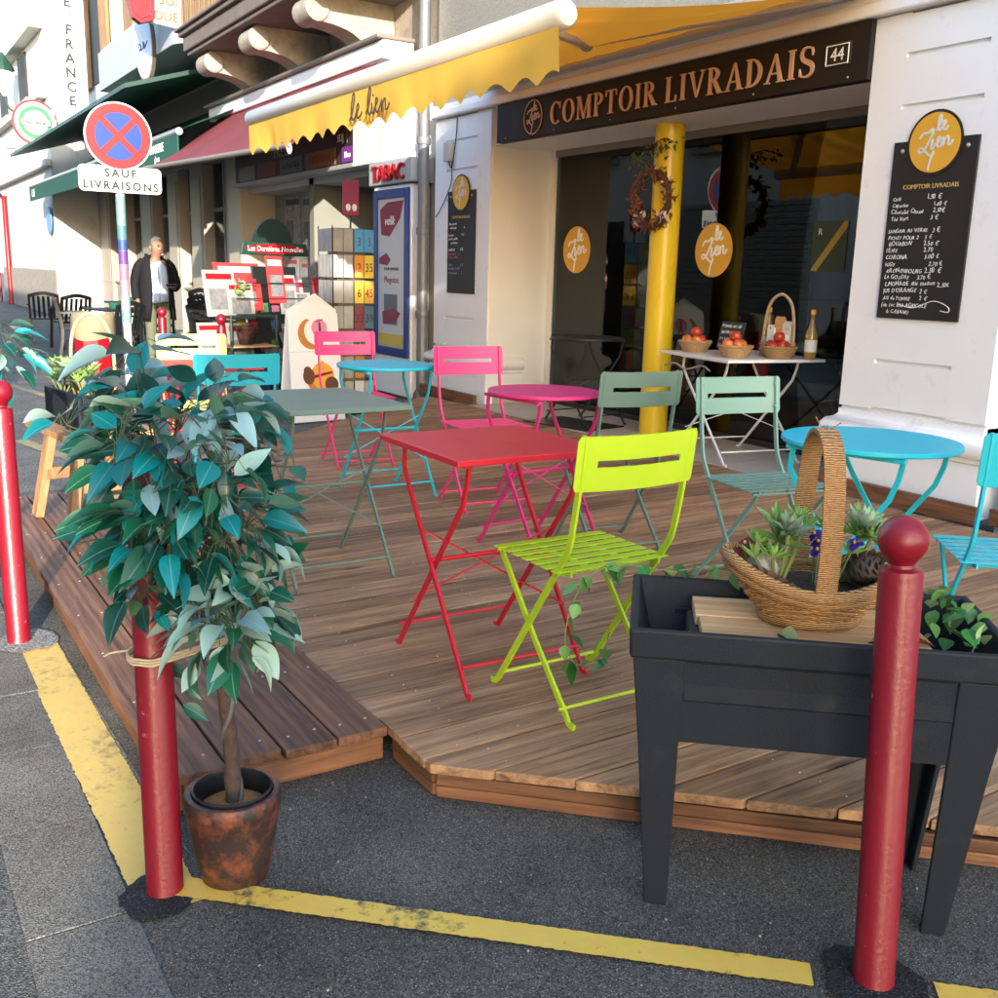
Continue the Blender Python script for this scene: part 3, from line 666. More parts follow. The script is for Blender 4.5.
MB().tube(smooth_pts([(-.12, -.0165, -.4), (-.02, -.0165, -.415), (.1, -.0165, -.375), (.19, -.0165, -.4), (.2, -.0165, -.43), (.15, -.0165, -.425)], 6), .0025, 5).build('flourish', M_chalk, t, 40)
M_chred, M_chgrn = mat('pink_chalk', (.5, .18, .16), .9, .2, 60), mat('blue_chalk', (.2, .32, .36), .9, .2, 60)
small = [('Menu du midi', ''), ('  entrée plat', '12'), None, ('Formule', '9 €'), ('tartine salade', ''), ('   et dessert', ''), None, ('ASSIETTE', '8 €'), ('Tarte du jour', '4'), ('Gateau maison', ''), None, ('Soupe', '5 €'), ('fromage et pain', ''), ('café gourmand', '5')]
menu_board((-8.745, YF - .002, 1.65), small, 'narrow food blackboard with ochre oval on the pilaster beside the drainpipe', {8: M_chred, 9: M_chred, 11: M_chgrn, 12: M_chgrn, 13: M_chgrn})
# little fittings on the left pilaster
jb = thing('junction_box', 'small grey wall box with hanging cable on the pilaster above the narrow blackboard', 'box', (-8.98, YF, 2.5))
MB().box(-.06, .06, -.06, 0, -.09, .09).build('case', M_alu, jb, 0, .008)
MB().tube(smooth_pts([(.0, -.03, -.09), (.06, -.03, -.14), (.12, -.02, .12), (.14, -.02, .3)], 6), .006, 6).build('cable', M_pvc, jb, 40)
MB().tube(smooth_pts([(.05, -.02, -.1), (.02, -.015, -.3), (-.15, -.015, -.5), (-.28, -.015, -.6)], 6), .005, 6).build('cable', M_pvc, jb, 40)
# drain pipe
dp = thing('drainpipe', 'grey metal drainpipe between the white pilaster and the tobacconist', 'pipe', (-9.42, 4.96, 0))
MB().lathe([(.055, .02), (.055, 7.4)], 16).build('pipe', mat('grey_zinc', (.2, .205, .215), .45, .12, 4, metal=.3), dp, 40)
for z in (.9, 1.73, 2.6, 3.3, 4.4): MB().lathe([(.066, 0), (.07, .02), (.07, .05), (.066, .07)], 16).build('collar', MATS['grey_zinc'], dp, 40, 0, (0, 0, z))
MB().lathe([(.09, 0), (.085, .12), (.06, .16)], 12).build('shoe', M_slab, dp, 40)
# ------------------------------------------------------------------ yellow awning
aw = thing('yellow_awning', 'extended yellow fabric awning with scalloped valance over the shop terrace', 'awning')
bx0, bx1, by, bz = -8.2, -3.95, 2.79, 2.5
bprof = []
MB().tube([(bx0, by, bz), (bx0 + .02, by, bz), (bx1 - .02, by, bz), (bx1, by, bz)], [.05, .065, .065, .05], 20).build('front_bar', M_alu, aw, 40)
vs = []; fs = []; NX, NY = 60, 14; cz, cy_ = 2.99, 4.93
for j in range(NY + 1):
    t = j / NY
    for i in range(NX + 1):
        X = bx0 + .03 + (bx1 - bx0 - .06) * i / NX
        vs.append((X, by + .03 + (cy_ - by - .03) * t, bz + .03 + (cz - bz - .03) * t - .05 * math.sin(math.pi * t) * (1 + .15 * math.sin(i * .9)) + .006 * math.sin(i * 1.3 + t * 2)))
for j in range(NY):
    for i in range(NX): a = j * (NX + 1) + i; fs.append((a, a + 1, a + NX + 2, a + NX + 1))
MB().add(vs, fs).build('canopy', M_aw_y, aw, 60)
vs = []; fs = []; NX, NZ = 400, 7; pitch = .232
for i in range(NX + 1):
    X = bx0 + .03 + (bx1 - bx0 - .05) * i / NX; ph = ((X - bx0) / pitch) % 1.0
    low = .235 - .05 * abs(math.cos(math.pi * ph)) ** 1.3 * (1.0)
    wob = math.sin(X * 3.1) * .6 + math.sin(X * 7.3 + 1) * .5 + math.sin(X * 13 + 2) * .25
    for j in range(NZ + 1):
        t = j / NZ; vs.append((X, by - .035 + .02 * wob * t + .01 * t, bz - .045 - low * t))
for i in range(NX):
    for j in range(NZ): a = i * (NZ + 1) + j; fs.append((a, a + 1, a + NZ + 2, a + NZ + 1))
val = MB().add(vs, fs).build('valance', M_aw_y, aw, 60)
brush([[(-.75, 0), (-.6, .12), (-.48, .42), (-.55, .5), (-.62, .3), (-.62, .05), (-.52, .0), (-.4, .1), (-.28, .2), (-.3, .28), (-.38, .2), (-.36, .03), (-.24, .02), (-.12, .1)],
       [(.06, .05), (.2, .18), (.3, .44), (.24, .52), (.18, .3), (.2, .04), (.3, .04), (.36, .2), (.35, .05), (.44, .03), (.54, .16), (.62, .24), (.54, .28), (.52, .1), (.62, .02), (.74, .14), (.8, .22), (.79, .02), (.88, .2), (.96, .22), (.97, .05), (1.06, .04), (1.14, .14)],
       [(.4, .34), (.42, .37)]], .3, .008, mat('dark_brown_print', (.05, .03, .015), .7), aw, (-5.95, by - .064, 2.275))
MB().box(bx0 - .02, bx1 + .02, 4.9, 5.0, 2.952, 3.1).build('cassette', M_alu, aw, 0, .02)
for s in (-1, 1):
    ex = bx1 - .25 if s > 0 else bx0 + .25; kx_ = ex - .95 * s
    el = (ex - 1.05 * s, 3.85, 2.72)
    MB().bar((ex, by + .04, bz - .02), el, .06, .035).build('arm', M_alu, aw, 0, .008)
    MB().bar(el, (ex - .1 * s, 4.93, 2.955), .06, .035).build('arm', M_alu, aw, 0, .008)
    MB().sphere(el, .045, 10, 8).build('elbow', M_steel, aw, 40)

# ------------------------------------------------------------------ tobacconist and newsagent
tab = thing('newsagent_building', 'stone newsagent house with open shop front and balcony above next door', 'building')
MB().box(-15.9, -9.32, YF + .07, YF + .6, 3.08, 8.2).build('upper_wall', M_stone, tab, 0)
MB().box(-15.9, -9.32, YF + .3, YF + .6, 2.5, 3.078).build('lintel', M_grey_box, tab, 0)
MB().box(-15.95, -15.35, YF - .02, YF + .6, 0, 3.07).build('pier', M_cafe2, tab, 0, .02)
MB().box(-15.36, -12.9, 5.55, 5.7, 0, 2.5).build('shop_wall', mat('grey_green_shopfront', (.2, .2, .17), .6, .1, 4), tab, 0)
MB().box(-12.95, -12.8, 5.15, 7, 0, 2.5).build('shop_wall', MATS['grey_green_shopfront'], tab, 0)
MB().box(-12.8, -9.5, 7.0, 7.1, 0, 2.6).build('back_wall', mat('tan_interior', (.2, .16, .11), .8, .1, 3), tab, 0)
MB().box(-10.5, -9.42, 5.12, 7, 0, 2.5).build('shop_wall', M_cafe, tab, 0)
MB().box(-15.4, -9.5, 5.15, 7, 2.42, 2.499).build('ceiling', M_grey_box, tab, 0)
struct(MB().box(-16.0, -9.12, 3.9, 7.1, -.01, .035).build('pavement', M_slab, smooth=0))
# sign band
sb = thing('newsagent_sign_band', 'long dark band of newspaper signs above the newsagent opening', 'sign')
MB().box(-15.4, -11.1, YF - .06, YF + .29, 2.55, 2.98).build('board', mat('dark_maroon_board', (.05, .022, .026), .5), sb, 0, .005)
MB().box(-15.42, -11.08, YF - .1, YF + .25, 2.5, 2.549).build('lower_rail', M_grey_box, sb, 0, .005)
text('PRESSE', .21, M_cafe2, sb, (-13.4, YF - .065, 2.79), space=1.1)
for a, wd, m, s, mt in ((-15.2, .7, M_frame, '', M_chalk), (-14.4, .75, mat('brick_red_sign', (.18, .05, .04), .6), '', M_chalk), (-13.5, .8, mat('blue_grey_sign', (.1, .13, .17), .6), 'Le Petit Bleu', M_black), (-12.6, .95, mat('ochre_brown_sign', (.2, .1, .03), .6), 'JOURNAUX', M_redsign)):
    MB().box(a, a + wd, YF - .072, YF - .061, 2.57, 2.76).build('name_panel', m, sb, 0, .003)
    if s: text(s, .12 if len(s) > 9 else .13, mt, sb, (a + wd / 2, YF - .074, 2.625))
MB().box(-11.65, -11.3, YF - .072, YF - .061, 2.78, 2.94).build('name_panel', M_black, sb, 0, .003); text('FDJ', .12, M_chalk, sb, (-11.48, YF - .074, 2.81))
MB().box(-11.45, -11.12, YF - .073, YF - .061, 2.57, 2.74).build('name_panel', mat('violet_panel', (.2, .04, .3), .5), sb, 0, .003); text('Bleu', .1, M_ltr_white, sb, (-11.29, YF - .075, 2.62))
wp = thing('white_sign_panel', 'blank white sign box above the red tobacco sign', 'sign')
MB().box(-11.08, -9.62, YF - .1, YF + .29, 2.5, 3.07).build('box', M_paint_white, wp, 0, .01)
MB().box(-10.35, -10.335, YF - .103, YF - .099, 2.5, 3.07).build('seam', M_grey_box, wp, 0)
ts = thing('tobacco_sign', 'small box sign with red letters over the blue framed poster', 'sign', (0, 0, 0))
MB().box(-10.5, -9.5, 4.86, 5.12, 2.25, 2.485).build('box', M_grey_box, ts, 0, .01)
text('TABAC', .23, M_redsign, ts, (-10.0, 4.85, 2.285), ext=.02, space=1.05)
ad = thing('poster_case', 'tall poster in a blue frame beside the drainpipe', 'poster', (0, 0, 0))
MB().box(-10.45, -9.56, 4.9, 5.11, .05, 2.24).build('case', M_paint_white, ad, 0, .012)
for a, b, c_, d in ((-10.42, -10.33, .47, 2.2), (-9.68, -9.59, .47, 2.2), (-10.329, -9.681, .47, .56), (-10.329, -9.681, 2.11, 2.2)):
    MB().box(a, b, 4.872, 4.899, c_, d).build('frame', mat('blue_frame', (.008, .035, .2), .4), ad, 0, .006)
MB().box(-10.329, -9.681, 4.892, 4.899, .561, 2.109).build('sheet', mat('poster_paper', (.55, .55, .52), .6, .05), ad, 0)
XZ = lambda y: Matrix(((1, 0, 0, 0), (0, 0, -1, y), (0, 1, 0, 0), (0, 0, 0, 1)))
def flat(poly, y, m, parent, name='print', t=.001): return MB().prism(poly, 0, t, XZ(y)).build(name, m, parent, 0)
M_pmar = mat('poster_maroon', (.24, .03, .06), .6)
flat([(-10.28, 2.0), (-10.1, 2.07), (-9.72, 2.08), (-9.8, 1.9), (-10.05, 1.72), (-10.25, 1.74)], 4.891, M_pmar, ad)
text('velik', .13, M_ltr_white, ad, (-10.05, 4.889, 1.84), shear=.3)
flat([(-10.3, 1.5), (-10.12, 1.55), (-10.02, 1.48), (-10.1, 1.42), (-10.3, 1.44)], 4.891, M_pmar, ad)
text('Megotoc', .1, M_redsign, ad, (-10.0, 4.89, 1.24)); text('POUR DEMANDE', .045, M_black, ad, (-10.0, 4.89, 1.37))
MB().box(-10.18, -9.86, 4.889, 4.8915, .8, 1.12).build('print', mat('poster_grey', (.12, .13, .15), .6, .4, 20), ad, 0)
flat([(-10.22, .6 + .33), (-9.95, .97), (-9.78, .93), (-9.9, .82), (-10.2, .8)], 4.8895, M_pmar, ad)
MB().box(-10.32, -9.69, 4.889, 4.8915, .57, .7).build('print', mat('poster_yellow', (.6, .45, .08), .6), ad, 0)
# balcony
bal = thing('stone_balcony', 'stone balcony on scrolled brackets with reed screen above the newsagent', 'balcony')
MB().box(-14.5, -9.7, 4.02, YF + .06, 4.12, 4.3).build('slab', mat('dark_weathered_stone', (.16, .13, .11), .85, .3, 6, .4, 50), bal, 0, .02)
for k, (z0, z1, o) in enumerate(((4.301, 4.36, .05), (4.361, 4.4, .09), (4.07, 4.119, -.04))):
    MB().box(-14.5 - o, -9.7 + o, 4.02 - o, YF + .06, z0, z1).build('moulding', MATS['dark_weathered_stone'], bal, 0, .015)
for bxx in (-14.2, -12.45, -10.7):
    prof = [(5.09, 3.3), (4.95, 3.32), (4.86, 3.42), (4.8, 3.6), (4.62, 3.74), (4.4, 3.8), (4.22, 3.82), (4.13, 3.9), (4.12, 4.0), (4.2, 4.068), (5.09, 4.068)]
    p = smooth_pts([(0, a, b) for a, b in prof[:-1]], 3) + [Vector((0, 5.09, 4.068))]
    mb = MB(); N = len(p); vs = [(bxx, a.y, a.z) for a in p] + [(bxx + .34, a.y, a.z) for a in p]
    mb.add(vs, [tuple(range(N)), tuple(range(2 * N - 1, N - 1, -1))] + [(k, (k + 1) % N, N + (k + 1) % N, N + k) for k in range(N)])
    mb.build('bracket', M_stone, bal, 40)
    MB().lathe([(.11, -.02), (.13, 0), (.13, .38), (.11, .4)], 16).build('scroll', M_stone, bal, 40, 0, (bxx - .02, 4.23, 3.93), (0, R(90), 0))
M_reed = mat('reed', (.2, .13, .07), .85, .3, 8)
for k in range(150):
    X = -14.45 + k * .032
    MB().box(X, X + .024, 4.0 + rnd.uniform(0, .02), 4.03, 4.401, 5.1 + rnd.uniform(-.05, .08)).build('reed', M_reed, bal, 0)
MB().box(-14.5, -9.7, 4.04, 4.07, 4.45, 4.5).build('rail', M_pvc, bal, 0)
# maroon awning
ma = thing('maroon_awning', 'sloping maroon awning with grey cassette above the newsagent', 'awning')
MB().box(-15.6, -9.75, 4.66, 5.02, 3.42, 3.6).build('cassette', M_paint_white, ma, 0, .02)
MB().box(-15.62, -9.73, 4.6, 5.02, 3.601, 3.64).build('cassette_top', M_frame, ma, 0, .01)
A0, A1 = Vector((-15.3, 4.7, 3.42)), Vector((-9.9, 4.7, 3.42)); C0, C1 = Vector((-14.1, 3.35, 2.56)), Vector((-10.25, 3.85, 2.56))
vs = []; fs = []; NX, NY = 30, 10
for j in range(NY + 1):
    t = j / NY; a = A0.lerp(C0, t); b = A1.lerp(C1, t)
    for i in range(NX + 1): p = a.lerp(b, i / NX); vs.append((p.x, p.y, p.z - .06 * math.sin(math.pi * t) + .012 * math.sin(i * .8)))
for j in range(NY):
    for i in range(NX): a = j * (NX + 1) + i; fs.append((a, a + 1, a + NX + 2, a + NX + 1))
MB().add(vs, fs).build('canopy', M_aw_m, ma, 60)
MB().tube([C0 + Vector((0, 0, .01)), C1 + Vector((0, 0, .01))], .03, 10).build('front_bar', M_frame, ma, 40)
MB().tube(smooth_pts([C1 + Vector((0, 0, -.02)), C1 + Vector((.05, 0, -.07)), C1 + Vector((.1, 0, -.03)), C1 + Vector((.06, 0, .02))], 5), .012, 6).build('crank_eye', M_paint_white, ma, 40)

# ------------------------------------------------------------------ cafe in the white house
cafe = thing('cafe_building', 'whitewashed house with taupe cafe front under green awnings', 'building')
MB().box(-27.6, -15.96, 5.0, 5.9, 4.3, 11).build('upper_wall', M_lime_wall, cafe, 0)
MB().box(-38, -27.6, 4.35, 6.5, 0, 12).build('side_wall', M_lime_wall, cafe, 0, .03)
MB().box(-38, -27.58, 4.31, 4.349, 0, 1.15).build('stone_plinth', M_stone, cafe, 0, .02)
MB().box(-27.6, -15.96, 6.2, 6.4, 0, 4.3).build('cafe_back', M_dark, cafe, 0)
MB().box(-27.6, -15.96, 5.35, 5.8, 3.1, 4.3).build('cafe_fascia', M_cafe, cafe, 0, .01)
for k, (a, b, m) in enumerate(((-27.6, -26.4, M_cafe), (-25.4, -24.7, M_cafe2), (-23.2, -22.2, M_cafe), (-21.0, -20.2, M_cafe2), (-19.4, -18.6, M_cafe2), (-17.3, -15.97, M_cafe))):
    MB().box(a, b, 5.4, 5.75, 0, 3.1).build('pier', m, cafe, 0, .015)
    MB().box(a + .12, b - .12, 5.385, 5.4, .9, 2.9).build('pier_panel', m, cafe, 0, .008)
for a, b in ((-26.4, -25.4), (-24.7, -23.2), (-22.2, -21.0), (-20.2, -19.4), (-18.6, -17.3)):
    MB().box(a, b, 5.5, 5.7, 0, .9).build('stall_riser', M_cafe, cafe, 0, .01)
    MB().box(a - .02, b + .02, 5.44, 5.74, .9, .95).build('sill', M_cafe, cafe, 0, .01)
    MB().box(a, b, 5.6, 5.62, .95, 3.1).build('pane', M_glass, cafe, 0)
    MB().box((a + b) / 2 - .03, (a + b) / 2 + .03, 5.57, 5.65, .95, 3.1).build('mullion', M_cafe, cafe, 0)
    MB().box(a, b, 5.57, 5.65, 2.3, 2.36).build('transom', M_cafe, cafe, 0)
# upper window surrounds of the white house and its cornices
for (z0, z1, y0) in ((5.15, 5.32, 4.15), (6.7, 6.95, 4.05), (3.6, 3.78, 4.2)):
    MB().box(-37.5, -27.5, y0, 4.36, z0, z1).build('cornice', M_lime_wall, cafe, 0, .03)
for wx in (-35.5, -31.5):
    MB().box(wx, wx + 1.3, 4.3, 4.349, 5.5, 6.6).build('window', M_dark, cafe, 0)
    MB().box(wx - .15, wx + 1.45, 4.25, 4.348, 5.36, 5.48).build('sill', M_stone, cafe, 0, .01)
for wx in (-25.2, -21.0, -17.9):
    MB().box(wx, wx + 1.2, 4.97, 4.999, 5.2, 7.4).build('window', M_dark, cafe, 0)
    for s in (-.75, 1.25):
        MB().box(wx + s, wx + s + .7, 4.9, 4.968, 5.15, 7.45).build('shutter', M_crate, cafe, 0, .01)
# green awnings
ga = thing('green_awning', 'lit green cafe awning with white lettered valance beyond the parking sign', 'awning')
g0, g1, gy, gz = -27.8, -14.4, 3.9, 3.13
vs = []; fs = []
for j in range(7):
    t = j / 6
    for i in range(25): vs.append((g0 + (g1 - g0) * i / 24, gy + (5.3 - gy) * t, gz + (3.85 - gz) * t - .05 * math.sin(math.pi * t)))
for j in range(6):
    for i in range(24): a = j * 25 + i; fs.append((a, a + 1, a + 26, a + 25))
MB().add(vs, fs).build('canopy', M_aw_g, ga, 60)
MB().box(g0, g1, gy - .03, gy - .015, gz - .36, gz - .06).build('valance', M_aw_g, ga, 0)
MB().tube([(g0, gy, gz - .02), (g1, gy, gz - .02)], .05, 10).build('front_bar', M_steel, ga, 40)
text('Café de France', .36, M_ltr_white, ga, (-19.8, gy - .035, gz - .33)); text('BRASSERIE', .17, M_ltr_white, ga, (-15.5, gy - .035, gz - .22)); text('glaces', .12, M_ltr_white, ga, (-15.5, gy - .035, gz - .34))
text('Café', .25, M_ltr_white, ga, (-27.2, gy - .035, gz - .28))
gb = thing('dark_green_canopy', 'dark green fixed canopy above the lit green awning', 'canopy')
MB().add([(-27, 3.4, 3.7), (-15.2, 3.4, 3.7), (-15.2, 5.2, 4.25), (-27, 5.2, 4.25), (-27, 3.4, 3.76), (-15.2, 3.4, 3.76), (-15.2, 5.2, 4.31), (-27, 5.2, 4.31)], [(0, 1, 2, 3), (7, 6, 5, 4), (0, 4, 5, 1), (1, 5, 6, 2), (2, 6, 7, 3), (3, 7, 4, 0)]).build('canopy', M_dkgreen, gb, 0)
bx_ = thing('grey_sign_box', 'pale grey rounded sign box over the dark green canopy', 'sign')
prof = [(-20, 4.05)] + [(-14.75 - .45 + .45 * math.sin(t), 4.05 + .45 - .45 * math.cos(t)) for t in [k * math.pi / 16 for k in range(9)]] + [(-14.75, 5.0), (-20, 5.0)]
MB().prism(prof, 4.32, 4.95).build('box', M_grey_box, bx_, 30, .01)
MB().box(-19.95, -14.8, 4.1, 4.99, 4.951, 5.0).build('lid', M_paint_white, bx_, 0)
# hanging signs
def blade(name, label, loc, wd, h, m, t=.08, cat='sign'):
    o = thing(name, label, cat, loc, R(90)); MB().box(-wd / 2, wd / 2, 0, t, -h / 2, h / 2).build('panel', m, o, 0, .01); return o
cf = blade('vertical_cafe_sign', 'tall white vertical sign spelling a cafe name in grey letters', (-24.1, 4.32, 5.95), .64, 3.4, M_paint_white, .12)
for k, chh in enumerate('CAFE DE FRANCE'):
    sm = k in (5, 6)
    if chh != ' ': text(chh, .14 if sm else .27, mat('grey_letter', (.02, .02, .02), .7), cf, (.06 if k == 6 else (-.06 if k == 5 else 0), -.004, {0: 1.42, 1: 1.14, 2: .86, 3: .58, 5: .38, 6: .38, 8: .04, 9: -.24, 10: -.52, 11: -.8, 12: -1.08, 13: -1.36}.get(k, 0)), bold=.02 if sm else .035)
MB().tube([(-.4, .02, -1.75), (-.4, .02, 2.5)], .03, 8).build('pole', M_steel, cf, 40)
hk = thing('round_beer_sign', 'round beer sign with red rim and green lettering ring beside the cafe', 'sign', (-25.2, 3.72, 4.3), R(90))
for nm, r, y, m in (('rim', .47, 0, M_redsign), ('field', .42, -.012, M_paint_white), ('ring', .34, -.02, mat('beer_green', (.02, .25, .06), .5)), ('centre', .25, -.026, M_paint_white)): disc(nm, r, m, hk, (0, y, 0), .03, 40)
MB().box(-.3, .3, -.075, -.06, -.075, .075).build('band', M_black, hk, 0); MB().box(-.285, .285, -.079, -.07, -.06, .06).build('band_field', M_paint_white, hk, 0); text('Heineken', .13, M_black, hk, (0, -.081, -.04), bold=.03)
su = thing('newspaper_sign', 'white hanging sign with orange capital letters above the grey box', 'sign', (-15.0, 4.05, 4.86), R(90)); su.scale = (.85, 1, .8)
MB().prism([(-.36, -.4), (.28, -.46), (.34, .6), (-.36, .6)], 0, .08, XZ(.08)).build('panel', M_paint_white, su, 0, .02)
M_or = mat('orange_lettering', (.4, .085, .008), .5); text('SUD', .22, M_or, su, (-.02, -.004, -.09), bold=.03); text('OUEST', .2, M_or, su, (-.02, -.004, -.34), bold=.03)
ca = thing('tobacco_lozenge', 'red lozenge tobacco sign hanging by the white newspaper sign', 'sign', (-15.0, 3.6, 4.92), R(90))
flat([(0, -.42), (.17, -.36), (.2, .1), (0, .45), (-.22, .1), (-.1, -.36)], .07, M_redsign, ca, 'panel', .14)
MB().tube([(0, -.075, -.36), (.12, -.075, -.31), (.15, -.075, .08), (-.15, -.075, .08), (-.06, -.075, -.31)], .012, 5, True).build('outline', M_pmar, ca, 0)
ov = thing('oval_sign', 'oval blue and white hanging sign with dark edge over the cafe', 'sign', (-16.0, 3.9, 4.42), R(90 - 45)); ov.scale = (.8, .8, .8)
MB().lathe([(.5, 0), (.5, .12)], 40, None, .36, 1.2).build('panel', M_frame, ov, 30, 0, (0, .06, 0), (R(90), 0, 0))
MB().lathe([(.46, 0), (.46, .01)], 40, None, .36, 1.2).build('face', mat('pale_blue_face', (.5, .62, .75), .5), ov, 30, 0, (0, -.062, 0), (R(90), 0, 0))
brush([[(-.5, -.6), (-.2, .1), (-.4, .3), (-.3, -.2), (.1, .2), (.0, .5), (.1, .0), (.4, .6)]], .22, .012, M_blue, ov, (0, -.073, -.05))
dsg = disc('one_way_sign', .33, mat('pale_blue_sign', (.12, .3, .62), .5), None, (-27.9, 4.3, 2.35), .03)
tag(dsg, 'round pale blue direction sign on the whitewashed wall', 'sign')
# street lamp on the white house and wall brackets
lp = thing('street_lantern', 'green capped street lantern on a wall bracket of the white house', 'lamp', (-31.2, 3.9, 5.6))
MB().lathe([(.05, 0), (.1, .1), (.22, .62), (.23, .64)], 6).build('glass_body', mat('lantern_glass', (.7, .7, .66), .2), lp, 0)
MB().lathe([(.3, .64), (.28, .7), (.17, .88), (.1, .98), (.03, 1.08)], 8).build('cap', M_dkgreen, lp, 20)
MB().tube(smooth_pts([(0, 0, 0), (0, .1, -.3), (0, .45, -.5)], 5), .03, 6).build('bracket', M_dkgreen, lp, 40)
for k, (u, v) in enumerate(((14, 150), (30, 140))):
    p = ony(u, v, 4.2)
    sw = thing('swan_neck_lamp', 'thin curved wall lamp bracket on the white house', 'lamp', (p.x, 4.34, p.z), 0, 'curved lamp brackets on the white house')
    MB().tube(smooth_pts([(0, 0, -.6), (0, -.05, 0), (0, -.3, .3), (0, -.55, .15), (0, -.6, -.15)], 6), .025, 6).build('neck', M_steel, sw, 40)
    MB().lathe([(.02, .12), (.06, .06), (.12, 0)], 10).build('shade', M_steel, sw, 40, 0, (0, -.6, -.25))
# ------------------------------------------------------------------ bistro furniture
PAINT = dict(lime=(.42, .58, .016), red=(.5, .008, .024), sage=(.13, .2, .155), sage_pale=(.2, .34, .27), pink=(.82, .045, .18), fuchsia=(.62, .025, .16), turquoise=(.016, .46, .56), teal=(.005, .26, .31), yellow=(.8, .72, .2), anthracite=(.016, .017, .018), white=(.72, .72, .72), ocean=(.012, .33, .4))
def enamel(c): return mat(c + '_enamel', PAINT[c], .42, .1, 5, .04, 200, col2=tuple(v * .55 + .06 for v in PAINT[c]), c2lo=.66, c2hi=.74, c2s=45)
def slot_plate(wd, h, slot_w, slot_h, slot_z, t, curve):
    """back plate: a bent sheet with rounded corners and a long slot, in the YZ plane"""
    mb = MB(); ys = [-wd / 2 + wd * i / 20 for i in range(21)]; zs = [0, .012, h * slot_z - slot_h / 2, h * slot_z + slot_h / 2, h - .012, h]
    def off(y): return -curve * (1 - (2 * y / wd) ** 2)
    vid = {}; vs = []; fs = []
    def V(i, j, k):
        if (i, j, k) not in vid:
            y, z = ys[i], zs[j]
            if i in (0, 20) and j in (0, 5): y *= .965
            vid[(i, j, k)] = len(vs); vs.append((off(y) + (t / 2 if k else -t / 2), y, z))
        return vid[(i, j, k)]
    cells = {(i, j) for i in range(20) for j in range(5) if not (j == 2 and abs((ys[i] + ys[i + 1]) / 2) < slot_w / 2)}
    for i, j in cells:
        fs.append((V(i, j, 1), V(i + 1, j, 1), V(i + 1, j + 1, 1), V(i, j + 1, 1))); fs.append((V(i, j + 1, 0), V(i + 1, j + 1, 0), V(i + 1, j, 0), V(i, j, 0)))
        for (di, dj, a, b) in ((-1, 0, (i, j), (i, j + 1)), (1, 0, (i + 1, j), (i + 1, j + 1)), (0, -1, (i, j), (i + 1, j)), (0, 1, (i, j + 1), (i + 1, j + 1))):
            if (i + di, j + dj) not in cells: fs.append((V(*a, 0), V(*b, 0), V(*b, 1), V(*a, 1)))
    return mb.add(vs, fs)
CH = {}
def chair_meshes():
    m = {}
    m['back_plate'] = slot_plate(.42, .155, .29, .02, .5, .004, .022)
    for s in (-1, 1):
        y = s * .187
        m[('back_post', s)] = MB().path(smooth_pts([(-.222, y, .85), (-.202, y, .7), (-.185, y, .6), (-.165, y, .52), (-.12, y, .45), (-.04, y, .335), (.17, y, .03)], 5) + [Vector((.19, y, .008)), Vector((.215, y, .004))], .009, .019)
        y2 = s * .172
        m[('leg', s)] = MB().path([(.2, y2, .438), (.19, y2, .42), (.0, y2, .2), (-.165, y2, .03), (-.182, y2, .008), (-.21, y2, .004)], .009, .018)
        m[('seat_rail', s)] = MB().path([(-.15, s * .16, .443), (.0, s * .16, .438), (.2, s * .16, .443)], .006, .016)
        m[('seat_strap', s)] = MB().box(-.14, .2, s * .075 - .012, s * .075 + .012, .4455, .448)
    m['slat'] = MB().box(-.0165, .0165, -.205, .205, .448, .4515)
    m['stretcher'] = MB().tube([(0, -.19, 0), (0, .19, 0)], .0055, 8)
    m['hinge_rod'] = MB().tube([(0, -.195, 0), (0, .195, 0)], .005, 8)
    return {k: v.mesh(k if isinstance(k, str) else k[0]) for k, v in m.items()}
CM = chair_meshes()
def bistro_chair(loc, yaw, colour, label):
    """yaw: direction the sitter faces"""
    t = thing('bistro_chair', label, 'chair', (loc[0], loc[1], deck_z(loc[1])), yaw)
    e = enamel(colour)
    def part(nm, key, l=(0, 0, 0), r=(0, 0, 0), bv=0):
        ck = (colour, key)
        if ck not in CH:
            me = CM[key].copy(); me.materials.append(e); CH[ck] = me
        return link(nm, CH[ck], e, t, 40, bv, l, r)
    part('back_plate', 'back_plate', (-.204, 0, .695), (0, R(-7), 0), .0012)
    for s in (-1, 1):
        part('back_post', ('back_post', s)); part('leg', ('leg', s)); part('seat_rail', ('seat_rail', s)); part('seat_strap', ('seat_strap', s))
    for k in range(7): part('slat', 'slat', (-.125 + k * .051, 0, 0), (0, 0, 0), .0012)
    for xx, zz in ((.163, .045), (-.155, .045), (.195, .436), (-.11, .436)): part('stretcher', 'stretcher', (xx, 0, zz))
    for s in (-1, 1):
        for dz in (.725, .82):
            ck = (colour, 'rivet')
            if ck not in CH: me = MB().sphere((0, 0, 0), .006, 8, 5).mesh('rivet'); me.materials.append(e); CH[ck] = me
            link('rivet', CH[ck], e, t, 40, 0, (-.2 - (dz - .725) * .13, s * .18, dz))
    return t
def centre_from_back(bx, by, yaw): return (bx + .2 * math.cos(yaw), by + .2 * math.sin(yaw))
